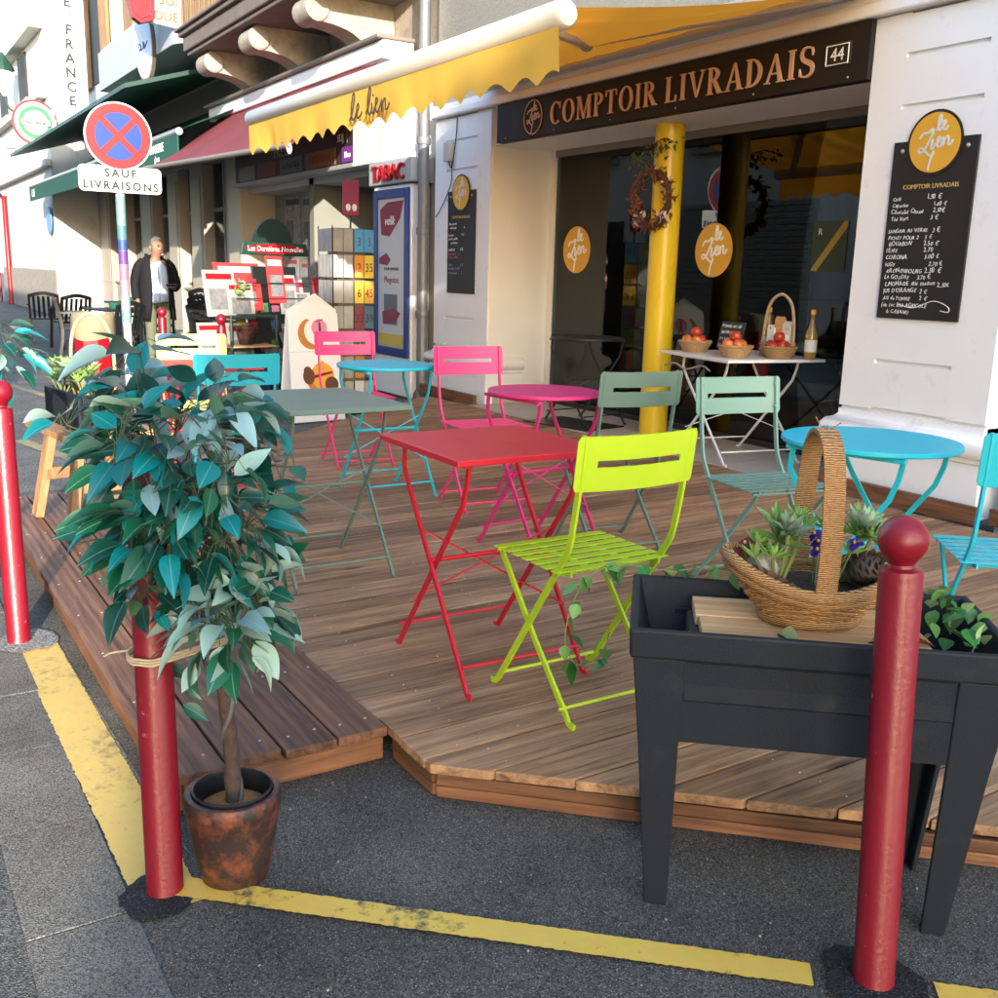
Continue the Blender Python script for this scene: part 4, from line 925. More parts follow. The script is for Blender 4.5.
def fold_table(loc, yaw, colour, top, label, h=.74, z=None, legc=None, spread=.25, sw=.215, group=None):
    """folding table: crossed flat legs in two side pairs, foot rods and slanting straps; top is ('rect', a, b) or ('round', r)"""
    e = enamel(colour); t = thing('folding_table', label, 'table', (loc[0], loc[1], deck_z(loc[1]) if z is None else z), yaw)
    if top[0] == 'rect':
        a, b = top[1] / 2, top[2] / 2
        MB().box(-a, a, -b, b, h - .02, h).build('table_top', e, t, 0, .003)
    else:
        r = top[1]; MB().lathe([(r - .004, h - .018), (r, h - .014), (r, h - .003), (r - .003, h)], 64).build('table_top', e, t, 40)
    s1 = spread
    for s in (-1, 1):
        y = s * sw; y2 = s * (sw - .016)
        MB().path([(-s1 * .75, y, h - .022), (-s1 * .78, y, h - .1), (-s1 * .6, y, h - .17), (s1 * .96, y, .03), (s1 * 1.02, y, .008), (s1 * 1.12, y, .004)], .009, .0165).build('leg', e, t, 0)
        MB().path([(s1 * .85, y2, h - .022), (s1 * .8, y2, h - .09), (s1 * .7, y2, h - .16), (-s1 * .96, y2, .03), (-s1 * 1.02, y2, .008), (-s1 * 1.12, y2, .004)], .009, .0165).build('leg', e, t, 0)
        MB().tube([(s * s1 * .9, -sw, .085), (s * s1 * .9, sw, .085)], .0055, 8).build('stretcher', e, t, 40)
        MB().bar((-s1 * .3 * s, -sw * s, h * .62), (s1 * .55 * s, sw * s, h * .27), .016, .004).build('strap', e, t, 0)
        MB().box(-s1 * .85, s1 * .9, y - .01, y + .01, h - .034, h - .0205).build('top_rail', e, t, 0)
    MB().tube([(s1 * .02, -sw, h * .5), (s1 * .02, sw, h * .5)], .008, 8).build('cross_bar', e, t, 40)
    return t
PI = math.pi
fold_table((-2.735, 1.695), -.02, 'red', ('rect', .54, .54), 'square red folding table in front of the lime green chair')
fold_table((-3.96, 1.61), .0, 'sage', ('rect', .68, .52), 'rectangular grey green folding table between the teal chair and the red table')
fold_table((-3.8, 2.63), .1, 'fuchsia', ('round', .257), 'round pink folding table with a grey green chair behind it', sw=.19, spread=.22)
fold_table((-5.21, 2.516), .0, 'turquoise', ('round', .276), 'round turquoise table set with two pink chairs near the ice cream board', sw=.2, spread=.23)
fold_table((-2.2, 2.87), .25, 'turquoise', ('round', .292), 'round turquoise table beside the white pilaster and planter', sw=.205, spread=.23)
fold_table((-5.62, 1.63), -.1, 'red', ('rect', .5, .5), 'red folding table hidden between the teal and yellow chairs')
def chair_at(bx, by, deg, c, lab): 
    y = R(deg); bistro_chair(centre_from_back(bx, by, y), y, c, lab)
chair_at(-2.15, 1.8, 180, 'lime', 'lime green slatted folding chair by the dark planter')
chair_at(-4.9, 2.882, -6, 'pink', 'bright pink folding chair at the round pink table')
chair_at(-6.304, 2.75, -5, 'pink', 'bright pink folding chair in front of the ice cream board')
chair_at(-3.46, 2.904, 172, 'sage', 'grey green folding chair with its back to the lime chair')
chair_at(-3.076, 3.138, -10, 'sage_pale', 'pale sage folding chair facing the round turquoise table by the pilaster')
chair_at(-4.927, 1.567, 173, 'ocean', 'teal folding chair beside the grey green table')
chair_at(-6.349, 1.746, -7, 'yellow', 'pale yellow folding chair beyond the teal chair')
chair_at(-1.54, 2.83, 139, 'turquoise', 'turquoise slatted folding chair at the round table by the pilaster')
# table in the recess and display table by the glass
fold_table((-6.9, 5.2), .1, 'anthracite', ('round', .31), 'round dark grey folding table in the shop recess', .72, .148, spread=.26, sw=.22)
mat_ = tag(MB().box(-.36, .36, -.24, .24, 0, .008).build('door_mat', M_pvc, None, 0, .002, (-6.85, 5.05, .148), (0, 0, .2)), 'black rubber mat under the dark round table', 'mat')
WT = Vector((-5.13, 5.2, .148)); WYAW = R(-10)
fold_table((WT.x, WT.y), WYAW, 'white', ('rect', .84, .78), 'white metal display table of apples in front of the shop glass', .715, .148, spread=.32, sw=.3)
WM = Matrix.Translation(WT) @ Matrix.Rotation(WYAW, 4, 'Z')
def on_white(x, y): p = WM @ Vector((x, y, .715)); return (p.x, p.y, p.z)
M_wick = weave('wicker', srgb(206, 170, 118), srgb(120, 84, 50), 120)
M_cane = weave('pale_cane', srgb(214, 190, 156), srgb(140, 110, 80), 90)
M_apple = mat('red_apple_skin', (.42, .03, .02), .3, .3, 18, col2=(.62, .3, .05), c2lo=.55, c2hi=.72)
M_apple2 = mat('orange_apple_skin', (.55, .14, .03), .3, .3, 18, col2=(.6, .38, .08), c2lo=.5, c2hi=.7)
apple_me = {}
for nm, mm in (('a', M_apple), ('b', M_apple2)):
    me = MB().lathe([(1e-4, -.026), (.012, -.031), (.026, -.027), (.037, -.008), (.038, .008), (.032, .024), (.018, .031), (.006, .026), (1e-4, .021)], 18, cap=False).mesh('apple'); me.materials.append(mm); apple_me[nm] = me
stalk_me = MB().tube([(0, 0, .02), (.003, 0, .042)], .0015, 5).mesh('stalk'); stalk_me.materials.append(M_frame)
def fruit_basket(loc, label, spots):
    b = thing('fruit_basket', label, 'basket', loc)
    mb = MB(); prof = [(.075, .0), (.09, .02), (.105, .05), (.112, .075)]
    mb.lathe(prof + [(.104, .075), (.096, .05), (.07, .01)], 32); mb.build('bowl', M_wick, b, 50)
    for k in range(5):
        rr = .08 + .0085 * k; zz = .012 + k * .015; MB().tube([(rr * math.cos(a), rr * math.sin(a), zz + .003 * math.sin(a * 16 + k * PI)) for a in [j * PI / 32 for j in range(64)]], .005, 5, True).build('cane_ring', M_wick, b, 50)
    MB().tube([(.112 * math.cos(a), .112 * math.sin(a), .078) for a in [j * PI / 20 for j in range(40)]], .008, 6, True).build('rim', M_wick, b, 50)
    for (x, y, z, k) in spots:
        o = link('apple', apple_me[k], None, None, 60, 0, (loc[0] + x, loc[1] + y, loc[2] + z), (rnd.uniform(-.5, .5), rnd.uniform(-.5, .5), rnd.uniform(0, 6)))
        col_ = 'red' if k == 'a' else 'orange'
        tag(o, f'{col_} apple in the {label}', 'apple', f'{col_} apples in the {label}')
        link('stalk', stalk_me, None, o, 0)
fruit_basket(on_white(-.24, -.22), 'wicker bowl beside the little slate', [(-.05, -.03, .085, 'a'), (.045, -.03, .082, 'b'), (.0, .05, .084, 'a'), (.01, -.005, .14, 'a'), (-.01, -.065, .08, 'b')])
fruit_basket(on_white(.22, -.2), 'wicker bowl at the middle front of the display table', [(-.055, -.02, .085, 'b'), (.05, -.03, .084, 'b'), (.0, .05, .084, 'b'), (0, -.01, .14, 'a'), (.0, -.068, .082, 'b')])
fruit_basket(on_white(.32, .08), 'wicker bowl beside the labelled cider bottle', [(-.055, -.02, .085, 'a'), (.05, -.03, .084, 'a'), (.0, .05, .084, 'a'), (0, -.01, .14, 'a'), (.0, -.068, .082, 'a')])
sl_ = thing('slate_sign', 'small chalked slate on an easel among the apple bowls', 'sign', on_white(.0, -.12), R(6) + WYAW)
MB().box(-.12, .12, -.006, .006, .04, .23).build('slate', M_slate, sl_, 0, .003, None, (R(-14), 0, 0))
r3 = random.Random(2)
for k, s in enumerate(('POMMES BIO DE', 'NOTRE VERGER', '2 € le kilo', '(2 Tonnes)')):
    ob, wx = chalk(s, .026, M_chalk, sl_, (0, 0, 0), r3); zc_ = .185 - k * .042; ob.location = (-.1, zc_ * .25 - .0085, zc_); ob.rotation_euler = (R(-14), 0, 0)
for s in (-.05, .03):
    MB().tube([(s, -.03, .0), (s + .012, .0, .06)], .008, 6).build('easel_leg', M_light, sl_, 40)
MB().tube([(0, .06, .0), (0, .02, .16)], .006, 6).build('easel_leg', M_light, sl_, 40)
M_cider = mat('amber_bottle', (.3, .2, .05), .08, .1, 6, spec=.7); M_label = mat('paper_label', (.75, .73, .66), .7, .05)
def bottle(loc, label):
    b = thing('cider_bottle', label, 'bottle', loc)
    MB().lathe([(.036, 0), (.04, .006), (.04, .15), (.037, .175), (.022, .215), (.015, .24), (.0135, .29), (.016, .295), (.016, .305)], 24).build('glass_body', M_cider, b, 50)
    MB().lathe([(.0405, .05), (.0405, .13)], 24, cap=False).build('label', M_label, b, 50); MB().lathe([(.017, .296), (.017, .325), (.012, .328)], 14).build('cap', M_gold, b, 40)
    disc('round_label', .014, M_gold, b, (0, -.041, .155), .002, 16)
bottle(on_white(.02, .2), 'amber cider bottle behind the little slate'); bottle(on_white(.4, .27), 'amber cider bottle at the end of the display table')
hb = thing('handled_basket', 'pale cane basket with tall looped handle on the display table', 'basket', on_white(.18, .17), R(5))
MB().lathe([(.1, .0), (.12, .03), (.128, .1), (.12, .1), (.112, .03), (.09, .008)], 28, None, 1, .8).build('bowl', M_cane, hb, 50)
for zz in (.02, .05, .08): MB().tube([(.126 * math.cos(a), .1 * math.sin(a), zz + .004 * math.sin(a * 14)) for a in [j * PI / 30 for j in range(60)]], .006, 5, True).build('cane_ring', M_cane, hb, 50)
MB().tube(smooth_pts([(-.125, 0, .05), (-.12, 0, .22), (-.085, 0, .36), (0, 0, .42), (.085, 0, .36), (.12, 0, .22), (.125, 0, .05)], 6), .011, 8).build('handle', M_cane, hb, 50)
for k, (x, c, hh, lab) in enumerate(((-.055, M_label, .2, 'white labelled paper packet in the cane basket'), (.0, mat('kraft_paper', srgb(186, 136, 90), .8, .1), .26, 'brown kraft paper bag in the cane basket'), (.065, mat('silver_packet', (.5, .5, .47), .35, .1), .23, 'silver grey packet in the cane basket'))):
    p = hb.location; o = thing('paper_packet', lab, 'packet', (p.x + x, p.y + .01 * k, p.z + .012), R(5 + 6 * (k - 1)))
    MB().box(-.035, .035, -.02, .02, 0, hh - .03).build('bag', c, o, 0, .004); MB().prism([(-.02, 0), (.02, 0), (.003, .03), (-.003, .03)], -.035, .035, Matrix(((0, 0, 1, 0), (1, 0, 0, 0), (0, 1, 0, hh - .0305), (0, 0, 0, 1)))).build('fold', c, o, 0)
    MB().box(-.022, .022, -.0225, -.0205, .07, .14).build('label', M_label, o, 0); disc('round_label', .01, M_gold, o, (0, -.0215, .18), .002, 14)
rp = tag(MB().tube(smooth_pts([WM @ Vector(p) for p in ((-.5, -.3, .6), (-.34, -.31, .63), (-.2, -.31, .6), (0, -.31, .64), (.1, -.31, .615))], 6), .006, 6).build('rope_garland', mat('grey_rope', (.4, .39, .37), .9, .3, 60), None, 50), 'grey rope tied under the front edge of the display table', 'rope')

# ------------------------------------------------------------------ bollards
def bollard_mesh():
    prof = [(.042, 0), (.04, .004), (.0395, .86), (.037, .868), (.024, .872), (.022, .878), (.027, .884)]
    prof += [(.045 * math.sin(a), .923 - .045 * math.cos(a)) for a in [R(42 + k * 11.5) for k in range(13)]]
    prof[-1] = (1e-4, .968)
    return MB().lathe(prof, 36, cap=False).mesh('bollard')
bme = bollard_mesh(); bme.materials.append(M_red)
def bollard(x, y, label, tilt=(0, 0), z=0):
    return tag(link('bollard', bme, None, None, 40, 0, (x, y, z), (tilt[0], tilt[1], 0)), label, 'bollard')
bollard(-1.09, 1.61, 'round headed crimson bollard in front of the dark planter', (R(1.5), R(-2)), -.004)
bollard(-2.1, .47, 'crimson bollard tied to the potted tree with twine')
bollard(-3.91, .40, 'crimson bollard on the kerb beside the wooden step', (0, 0))
bollard(-10.1, 2.5, 'red bollard standing in front of the man in the black jacket'); bollard(-8.75, 2.66, 'red bollard behind the pale yellow chair')
for k, (u, v) in enumerate(((2, 302), (8.5, 302))):
    p = onz(u, v); tag(link('bollard', bme, None, None, 40, 0, (p.x, p.y, 0)), 'distant red bollard at the end of the street', 'bollard', 'distant bollards past the white house')
rp_ = onz(12, 304); pl = thing('red_post', 'tall thin red post at the far end of the street', 'post', (rp_.x, rp_.y, 0)); MB().lathe([(.12, 0), (.11, .1), (.08, .15), (.07, 3.2), (.09, 3.3)], 10).build('pole', M_redsign, pl, 40); MB().tube([(0, 0, 3.2), (-.4, -.2, 3.5)], .05, 6).build('arm', M_pvc, pl, 40)
# ------------------------------------------------------------------ dark planter with the rope basket
M_plant = mat('anthracite_plastic', (.011, .0145, .021), .6, .12, 4, .1, 220, spec=.25, col2=(.03, .033, .037), c2lo=.6, c2hi=.8)
M_soil = mat('dark_soil', (.03, .02, .013), .95, .4, 40, .8, 60)
def planter(loc, yaw, label):
    t = thing('planter', label, 'planter', loc, yaw)
    H = .665; a, b = .385, .2
    def shell(nm, rings, closed_in=None):
        vs = []; fs = []
        for (aa, bb, z) in rings: vs += [(-aa, -bb, z), (aa, -bb, z), (aa, bb, z), (-aa, bb, z)]
        for i in range(len(rings) - 1):
            for k in range(4): fs.append((i * 4 + k, i * 4 + (k + 1) % 4, i * 4 + 4 + (k + 1) % 4, i * 4 + 4 + k))
        e = (len(rings) - 1) * 4; fs.append((e, e + 1, e + 2, e + 3)); return MB().add(vs, fs).build(nm, M_plant, t, 0, .006)
    shell('trough', [(a - .03, b - .026, H - .255), (a - .012, b - .012, H - .065), (a, b, H - .065), (a + .004, b + .004, H), (a - .014, b - .014, H), (a - .02, b - .02, H - .03), (a - .045, b - .045, H - .128)])
    for s in (-1, 1):                                   # proud panels along the long sides
        MB().add([(-a + .115, s * (b - .016), H - .155), (a - .115, s * (b - .016), H - .155), (a - .115, s * (b - .016), H - .068), (-a + .115, s * (b - .016), H - .068),
                  (-a + .1, s * (b - .034), H - .18), (a - .1, s * (b - .034), H - .18), (a - .1, s * (b - .034), H - .067), (-a + .1, s * (b - .034), H - .067)],
                 [(0, 1, 2, 3), (4, 5, 1, 0), (5, 6, 2, 1), (7, 4, 0, 3), (6, 7, 3, 2), (4, 7, 6, 5)]).build('side_panel', M_plant, t, 0, .004)
    for sx in (-1, 1):
        for sy in (-1, 1):
            def ringL(z, ox, oy, w1, w2):               # an L-shaped corner leg
                X, Y = sx * ox, sy * oy; th = .012
                return [(X, Y, z), (X - sx * w1, Y, z), (X - sx * w1, Y - sy * th, z), (X - sx * th, Y - sy * th, z), (X - sx * th, Y - sy * w2, z), (X, Y - sy * w2, z)]
            r = [ringL(0, .322, .148, .05, .05), ringL(H - .27, .357, .176, .085, .08), ringL(H - .0655, .378, .193, .108, .1)]
            vs = [p for k in r for p in k]; fs = []
            for i in range(2):
                for k in range(6): fs.append((i * 6 + k, i * 6 + (k + 1) % 6, i * 6 + 6 + (k + 1) % 6, i * 6 + 6 + k))
            fs += [tuple(range(6)), tuple(range(12, 18))]
            MB().add(vs, fs).build('leg', M_plant, t, 0, .003)
    return t
PYAW = R(49.5); PC = Vector((-1.432, 1.722, 0))
pl1 = planter(PC, PYAW, 'dark grey plastic planter on legs holding the rope basket')
PM = Matrix.Translation(PC) @ Matrix.Rotation(PYAW, 4, 'Z')
def P1(x, y, z): return PM @ Vector((x, y, z))
for k, (y0, y1, x0, x1, nm) in enumerate(((-.145, -.004, -.235, .235, 'front'), (.002, .14, -.245, .225, 'back'))):
    p = P1(x0, y0, .612)
    tag(MB().box(0, x1 - x0, 0, y1 - y0, 0, .026).build('pine_board', M_light, None, 0, .003, p, (0, 0, PYAW + R(rnd.uniform(-1, 1)))), f'pale pine board laid across the dark planter, {nm} one of two', 'board')
for k, yy in enumerate((-.1, .09)):                       # battens the boards rest on
    pass
bt = tag(MB().box(-.26, .26, -.12, .12, .535, .6115).build('planter_filling', M_soil, None, 0, .01, PC, (0, 0, PYAW)), 'dark filling under the pine boards in the planter', 'soil')
# rope basket
M_rope = weave('jute_rope', srgb(196, 148, 92), srgb(104, 68, 36), 150)
BZ = .6385
bk = thing('rope_basket', 'brown jute rope basket with tall handle on the dark planter', 'basket', P1(.0, .01, BZ), PYAW + R(3))
def bsurf(t, a):
    if t < .18: r = .095 - .012 * t / .18
    else: r = .083 + .085 * ((t - .18) / .82) ** .85
    z = t * .1 + (.055 * (math.cos(a) ** 2) - .012) * max(0, (t - .25) / .75) ** 1.3
    return Vector((r * 1.12 * math.cos(a), r * .82 * math.sin(a), z + .002))
n = 72; vs = []; fs = []; T = [0, .05, .12, .18, .26, .36, .48, .6, .72, .86, 1.0]
for t in T: vs += [bsurf(t, 2 * PI * k / n) for k in range(n)]
for t in (.9, .55, .3): vs += [bsurf(t, 2 * PI * k / n) * 1 - Vector((math.cos(2 * PI * k / n) * .012, math.sin(2 * PI * k / n) * .012, 0)) for k in range(n)]
for i in range(len(T) + 2):
    for k in range(n): fs.append((i * n + k, i * n + (k + 1) % n, (i + 1) * n + (k + 1) % n, (i + 1) * n + k))
fs.append(tuple(range(n - 1, -1, -1))); fs.append(tuple((len(T) + 2) * n + k for k in range(n)))
MB().add(vs, fs).build('bowl', M_rope, bk, 60)
for k in range(9):
    t = .24 + k * .062; ph = (k % 2) * PI
    MB().tube([bsurf(t, a) + Vector((math.cos(a), math.sin(a), 0)) * (.003 + .0028 * math.sin(a * 22 + ph)) for a in [2 * PI * j / 132 for j in range(132)]], .0045, 5, True).build('rope_strand', M_rope, bk, 60)
def wrapped(nm, pts, r, nring, closed):
    """core tube whose radius pulses like close-wound twine"""
    p = smooth_pts(pts, nring, closed); rr = [r * (1 + .09 * (k % 2)) for k in range(len(p))]
    return MB().tube(p, rr, 10, closed).build(nm, M_rope, bk, 60)
wrapped('rim', [bsurf(1, 2 * PI * k / 48) + Vector((0, 0, .006)) for k in range(48)], .0135, 4, True)
wrapped('rim', [bsurf(.9, 2 * PI * k / 48) + Vector((math.cos(2 * PI * k / 48) * .003, math.sin(2 * PI * k / 48) * .003, 0)) for k in range(48)], .0125, 4, True)
wrapped('foot_ring', [bsurf(.06, 2 * PI * k / 48) + Vector((0, 0, .008)) for k in range(48)], .0115, 4, True)
hp = smooth_pts([(0, -.137, .085), (0, -.146, .17), (0, -.138, .28), (0, -.105, .375), (0, -.04, .42), (0, .04, .42), (0, .105, .375), (0, .138, .28), (0, .146, .17), (0, .137, .085)], 14)
vs = []; fs = []
for i, p in enumerate(hp):
    d = (hp[min(i + 1, len(hp) - 1)] - hp[max(i - 1, 0)]).normalized(); nn = Vector((1, 0, 0)).cross(d); e = .0008 * (i % 2)
    for x, s in ((-.021 - e, -1), (.021 + e, -1), (.021 + e, 1), (-.021 - e, 1)): vs.append(p + Vector((x, 0, 0)) + nn * s * (.004 + e))
for i in range(len(hp) - 1):
    for k in range(4): fs.append((i * 4 + k, i * 4 + (k + 1) % 4, i * 4 + 4 + (k + 1) % 4, i * 4 + 4 + k))
MB().add(vs, fs).build('handle', M_rope, bk, 25)
for k in range(5):
    a = rnd.uniform(0, 6.28); MB().tube(smooth_pts([(0, 0, .422), (.015 * math.cos(a), .015 * math.sin(a), .434), (.03 * math.cos(a), .03 * math.sin(a), .426 + rnd.uniform(0, .03))], 4), .0012, 4).build('frayed_strand', M_rope, bk, 60)
MB().lathe([(1e-4, .1), (.08, .094), (.115, .085), (.125, .075)], 24, None, 1.15, .8, False).build('soil', M_soil, bk, 60)
BKM = Matrix.Translation(bk.location) @ Matrix.Rotation(bk.rotation_euler.z, 4, 'Z')
# succulents
M_succ = leafmat('succulent_leaf', (.13, .31, .035), (.26, .42, .1), .15); M_succ2 = leafmat('grey_green_leaf', (.24, .34, .2), (.36, .44, .3), .15); M_stem = mat('plant_stem', (.2, .22, .08), .6, .2, 30)
def leaf_shape(L=1.0, W=.42, n=7, fold=.12, curl=.15, tip=1.0):
    """a leaf along +X with a raised fold and drooping tip: left, middle, right rows"""
    mb = MB(); vs = []; fs = []
    for i in range(n + 1):
        t = i / n; wv = W / 2 * (math.sin(math.pi * t ** .8) ** .85) * (1 - .35 * t * tip * t)
        z = -curl * t * t
        vs += [(L * t, -wv, z + fold * wv), (L * t, 0, z), (L * t, wv, z + fold * wv)]
    for i in range(n):
        a = i * 3; fs += [(a, a + 3, a + 4, a + 1), (a + 1, a + 4, a + 5, a + 2)]
    return mb.add(vs, fs)
def rosette_mesh(nl, L, W, m):
    mb = MB(); base = leaf_shape(1, .34, 4, .5, -.25)
    for k in range(nl):
        a = k * 2.4; el = R(75 - 72 * (k / nl)); s = L * (.45 + .55 * k / nl)
        M = Matrix.Rotation(a, 4, 'Z') @ Matrix.Rotation(-el, 4, 'Y') @ Matrix.Diagonal((s, s * W, s, 1))
        mb.add([tuple(p) for p in base.v], base.f, M)
    me = mb.mesh('rosette'); me.materials.append(m); return me
ROS = [rosette_mesh(18, .06, 1.0, M_succ), rosette_mesh(15, .055, .85, M_succ), rosette_mesh(22, .062, 1.1, M_succ2)]
def succulent(loc, heads, label, group=None, sc=1.0):
    t = thing('succulent', label, 'plant', loc, 0, group)
    for (x, y, z, k) in heads:
        MB().tube(smooth_pts([(x * .2, y * .2, -.01), (x * .7, y * .7, z * .5), (x, y, z)], 4), .0035 * sc, 6).build('stem', M_stem, t, 50)
        o = link('rosette', ROS[k], None, t, 50, 0, (x, y, z), (rnd.uniform(-.5, .5), rnd.uniform(-.5, .5), rnd.uniform(0, 6))); o.scale = (sc * rnd.uniform(.8, 1.15),) * 3
    return t
def onB(x, y, z): return BKM @ Vector((x, y, z))
succulent(onB(-.075, .0, .09), [(0, 0, .09, 0), (-.03, .02, .12, 1), (.02, -.04, .06, 0), (-.045, -.02, .07, 0), (.03, .03, .11, 0), (.0, .05, .13, 1), (-.02, -.05, .05, 1), (.04, -.02, .12, 2)], 'leafy green succulent left of the basket handle', None, 1.2)
succulent(onB(.05, .02, .09), [(0, 0, .1, 1), (.05, .01, .11, 0), (.09, .0, .12, 0), (.06, -.03, .08, 1), (.02, -.05, .05, 0), (.1, .03, .09, 1), (.03, .04, .13, 0), (.075, -.01, .14, 2), (.0, -.03, .12, 0)], 'leafy green succulent right of the basket handle', None, 1.2)
# pansies
M_viol = mat('violet_petal', (.06, .01, .3), .6, .3, 30, trans=.2); M_pans = mat('maroon_petal', (.14, .01, .012), .6, .3, 30, trans=.2); M_eye = mat('yellow_petal', (.6, .35, .02), .6, .2, 30)
def pansy(loc, m, spots, label):
    t = thing('pansy', label, 'flower', loc); 
    for (x, y, z) in spots:
        MB().tube([(x * .5, y * .5, -.01), (x, y, z)], .0015, 5).build('stem', M_stem, t, 40)
        mb = MB(); pet = leaf_shape(.02, .019, 4, .2, .004, .1)
        for k in range(5): mb.add([tuple(p) for p in pet.v], pet.f, Matrix.Translation((x, y, z)) @ Euler((rnd.uniform(.5, .9), rnd.uniform(-.3, .3), rnd.uniform(-.6, .6))).to_matrix().to_4x4() @ Matrix.Rotation(k * 1.257, 4, 'Z'))
        mb.build('petals', m, t, 40); MB().sphere((x, y - .003, z + .004), .004, 6, 5).build('eye', M_eye, t, 40)
pansy(onB(.0, -.035, .1), M_viol, [(0, 0, .09), (.008, -.01, .075), (.07, .03, .1), (-.012, .0, .105)], 'violet pansy beside the basket handle')
pansy(onB(-.13, .05, .11), M_pans, [(0, 0, .05), (.02, .01, .045), (-.02, .0, .04), (.03, -.02, .05), (.0, .03, .045), (-.01, -.025, .04), (.045, .01, .045), (.015, -.03, .055)], 'cluster of maroon and yellow pansies at the raised end of the basket')
# pine cone, stone, dried fan, leaves
pc_ = thing('pine_cone', 'brown pine cone lying in the rope basket', 'pine cone', onB(.1, -.05, .14), 0, None, (R(65), R(15), PYAW + R(30)))
MB().lathe([(.008, -.05), (.026, -.03), (.03, 0), (.022, .035), (.006, .055)], 14).build('core', M_frame, pc_, 50)
scale_me = leaf_shape(.022, .02, 3, .3, -.004, 0).mesh('cone_scale'); scale_me.materials.append(mat('cone_brown', srgb(98, 66, 46), .7, .4, 80))
for k in range(70):
    t = k / 70; z = -.045 + .098 * t; r = .027 * math.sin(math.pi * min(1, (t * .85 + .13))) + .004; a = k * 2.4
    link('cone_scale', scale_me, None, pc_, 50, 0, (r * math.cos(a), r * math.sin(a), z), (0, R(-35 - 25 * t), a))
tag(MB().sphere((0, 0, 0), .04, 10, 8, .8).build('stone', mat('pale_stone', (.42, .41, .38), .85, .2, 30, .4, 60), None, 40, 0, onB(-.1, .02, .115), (.3, .4, 0)), 'pale grey stone in the raised end of the basket', 'stone')
fan = thing('dried_fan_leaf', 'brown pleated dried leaf leaning inside the basket', 'leaf', onB(-.1, -.055, .1), PYAW)
vs = []; fs = []
for k in range(19):
    a = R(-10 + k * 8); r = .085; vs += [(0, 0, 0), (-r * math.cos(a), .012 * (k % 2), .3 * r * math.sin(a) + .035 * math.cos(a))]
    if k: fs.append((2 * k - 2, 2 * k - 1, 2 * k + 1, 2 * k))
MB().add(vs, fs).build('blade', mat('dried_brown', srgb(110, 76, 58), .8, .25, 30), fan, 0)
M_dead = mat('dead_leaf', srgb(128, 92, 66), .85, .3, 30)
for k, (x, y) in enumerate(((.1, -.13), (.165, -.1), (-.08, -.135))):
    me = leaf_shape(.08 if k < 2 else .05, .05, 6, .9, .02).build('fallen_leaf', M_dead if k != 2 else mat('green_scrap', (.16, .2, .07), .7), None, 60, 0, P1(x, y, BZ + .008), (R(8), R(rnd.uniform(-12, 0)), PYAW + R(rnd.uniform(-40, 40))))
    tag(me, ['curled brown leaf on the front pine board', 'curled brown leaf beside the bollard on the pine board', 'green leaf scrap in front of the rope basket'][k], 'leaf')
# ivy garlands
M_ivy = leafmat('ivy_leaf', (.025, .16, .02), (.12, .26, .08), .15); M_ivyv = leafmat('variegated_ivy_leaf', (.12, .3, .05), (.3, .42, .18), .15)
heart = leaf_shape(1, .85, 6, .25, .2, .8).mesh('ivy_leaf'); heart.materials.append(M_ivy); heart2 = heart.copy(); heart2.materials.clear(); heart2.materials.append(M_ivyv)
def ivy(label, path, nleaf, size=.04, spread=.02, seed=1):
    r2 = random.Random(seed); t = thing('ivy_garland', label, 'garland', path[0]); o0 = Vector(path[0]); p = smooth_pts([Vector(a) - o0 for a in path], 8)
    MB().tube(p, .0018, 5).build('stem', M_stem, t, 50)
    for k in range(nleaf):
        c = p[int((k + .5) / nleaf * (len(p) - 1))] + Vector([r2.uniform(-spread, spread) for _ in range(3)])
        s = size * r2.uniform(.75, 1.15); lf = link('leaf', heart if r2.random() < .45 else heart2, None, t, 50, 0, c, (r2.uniform(-.6, .6), r2.uniform(.1, 1.2), r2.uniform(0, 6.28))); lf.scale = (s, s, s)
c0 = P1(-.38, .2, .67)
ivy('ivy garland hanging off the corner of the dark planter by the lime chair', [P1(-.02, .19, .69), P1(-.12, .195, .68), P1(-.22, .2, .69), P1(-.3, .21, .675), P1(-.4, .22, .68), P1(-.46, .23, .67), P1(-.51, .23, .62), P1(-.54, .23, .55), P1(-.55, .22, .47), P1(-.52, .22, .41), P1(-.46, .22, .43), P1(-.44, .22, .5)], 34, .05, .014, 3)
ivy('variegated ivy spilling in the far end of the dark planter', [P1(.2, .12, .66), P1(.25, .1, .7), P1(.3, .13, .68), P1(.32, .05, .68), P1(.29, -.02, .66), P1(.33, -.06, .64), P1(.3, -.12, .62)], 42, .045, .05, 5)
# ------------------------------------------------------------------ potted artificial tree
POT = Vector((-2.085, .625, 0))
M_terra = mat('mottled_terracotta', srgb(128, 68, 46), .55, .3, 7, .2, 60, col2=(.03, .018, .015), c2lo=.37, c2hi=.53)
pot = thing('flower_pot', 'mottled terracotta pot with worn dark glaze beside the twine-tied bollard', 'pot', POT); pot.scale = (.88, .88, .9)
MB().lathe([(.078, 0), (.085, .006), (.098, .06), (.112, .15), (.118, .195), (.122, .2), (.122, .235), (.118, .24), (.104, .24), (.102, .19), (.09, .06)], 40).build('pot', M_terra, pot, 40)
MB().lathe([(.1, .238), (.102, .246), (.097, .25), (.093, .24), (.092, .17)], 32, cap=False).build('liner', M_pvc, pot, 40)
MB().lathe([(1e-4, .215), (.04, .212), (.07, .205), (.0935, .19)], 28, cap=False).build('coir', mat('coir_fibre', srgb(146, 100, 52), .95, .4, 60, 1, 120), pot, 60)
M_bark = mat('brown_bark', (.06, .036, .028), .85, .35, 12, .7, 60)
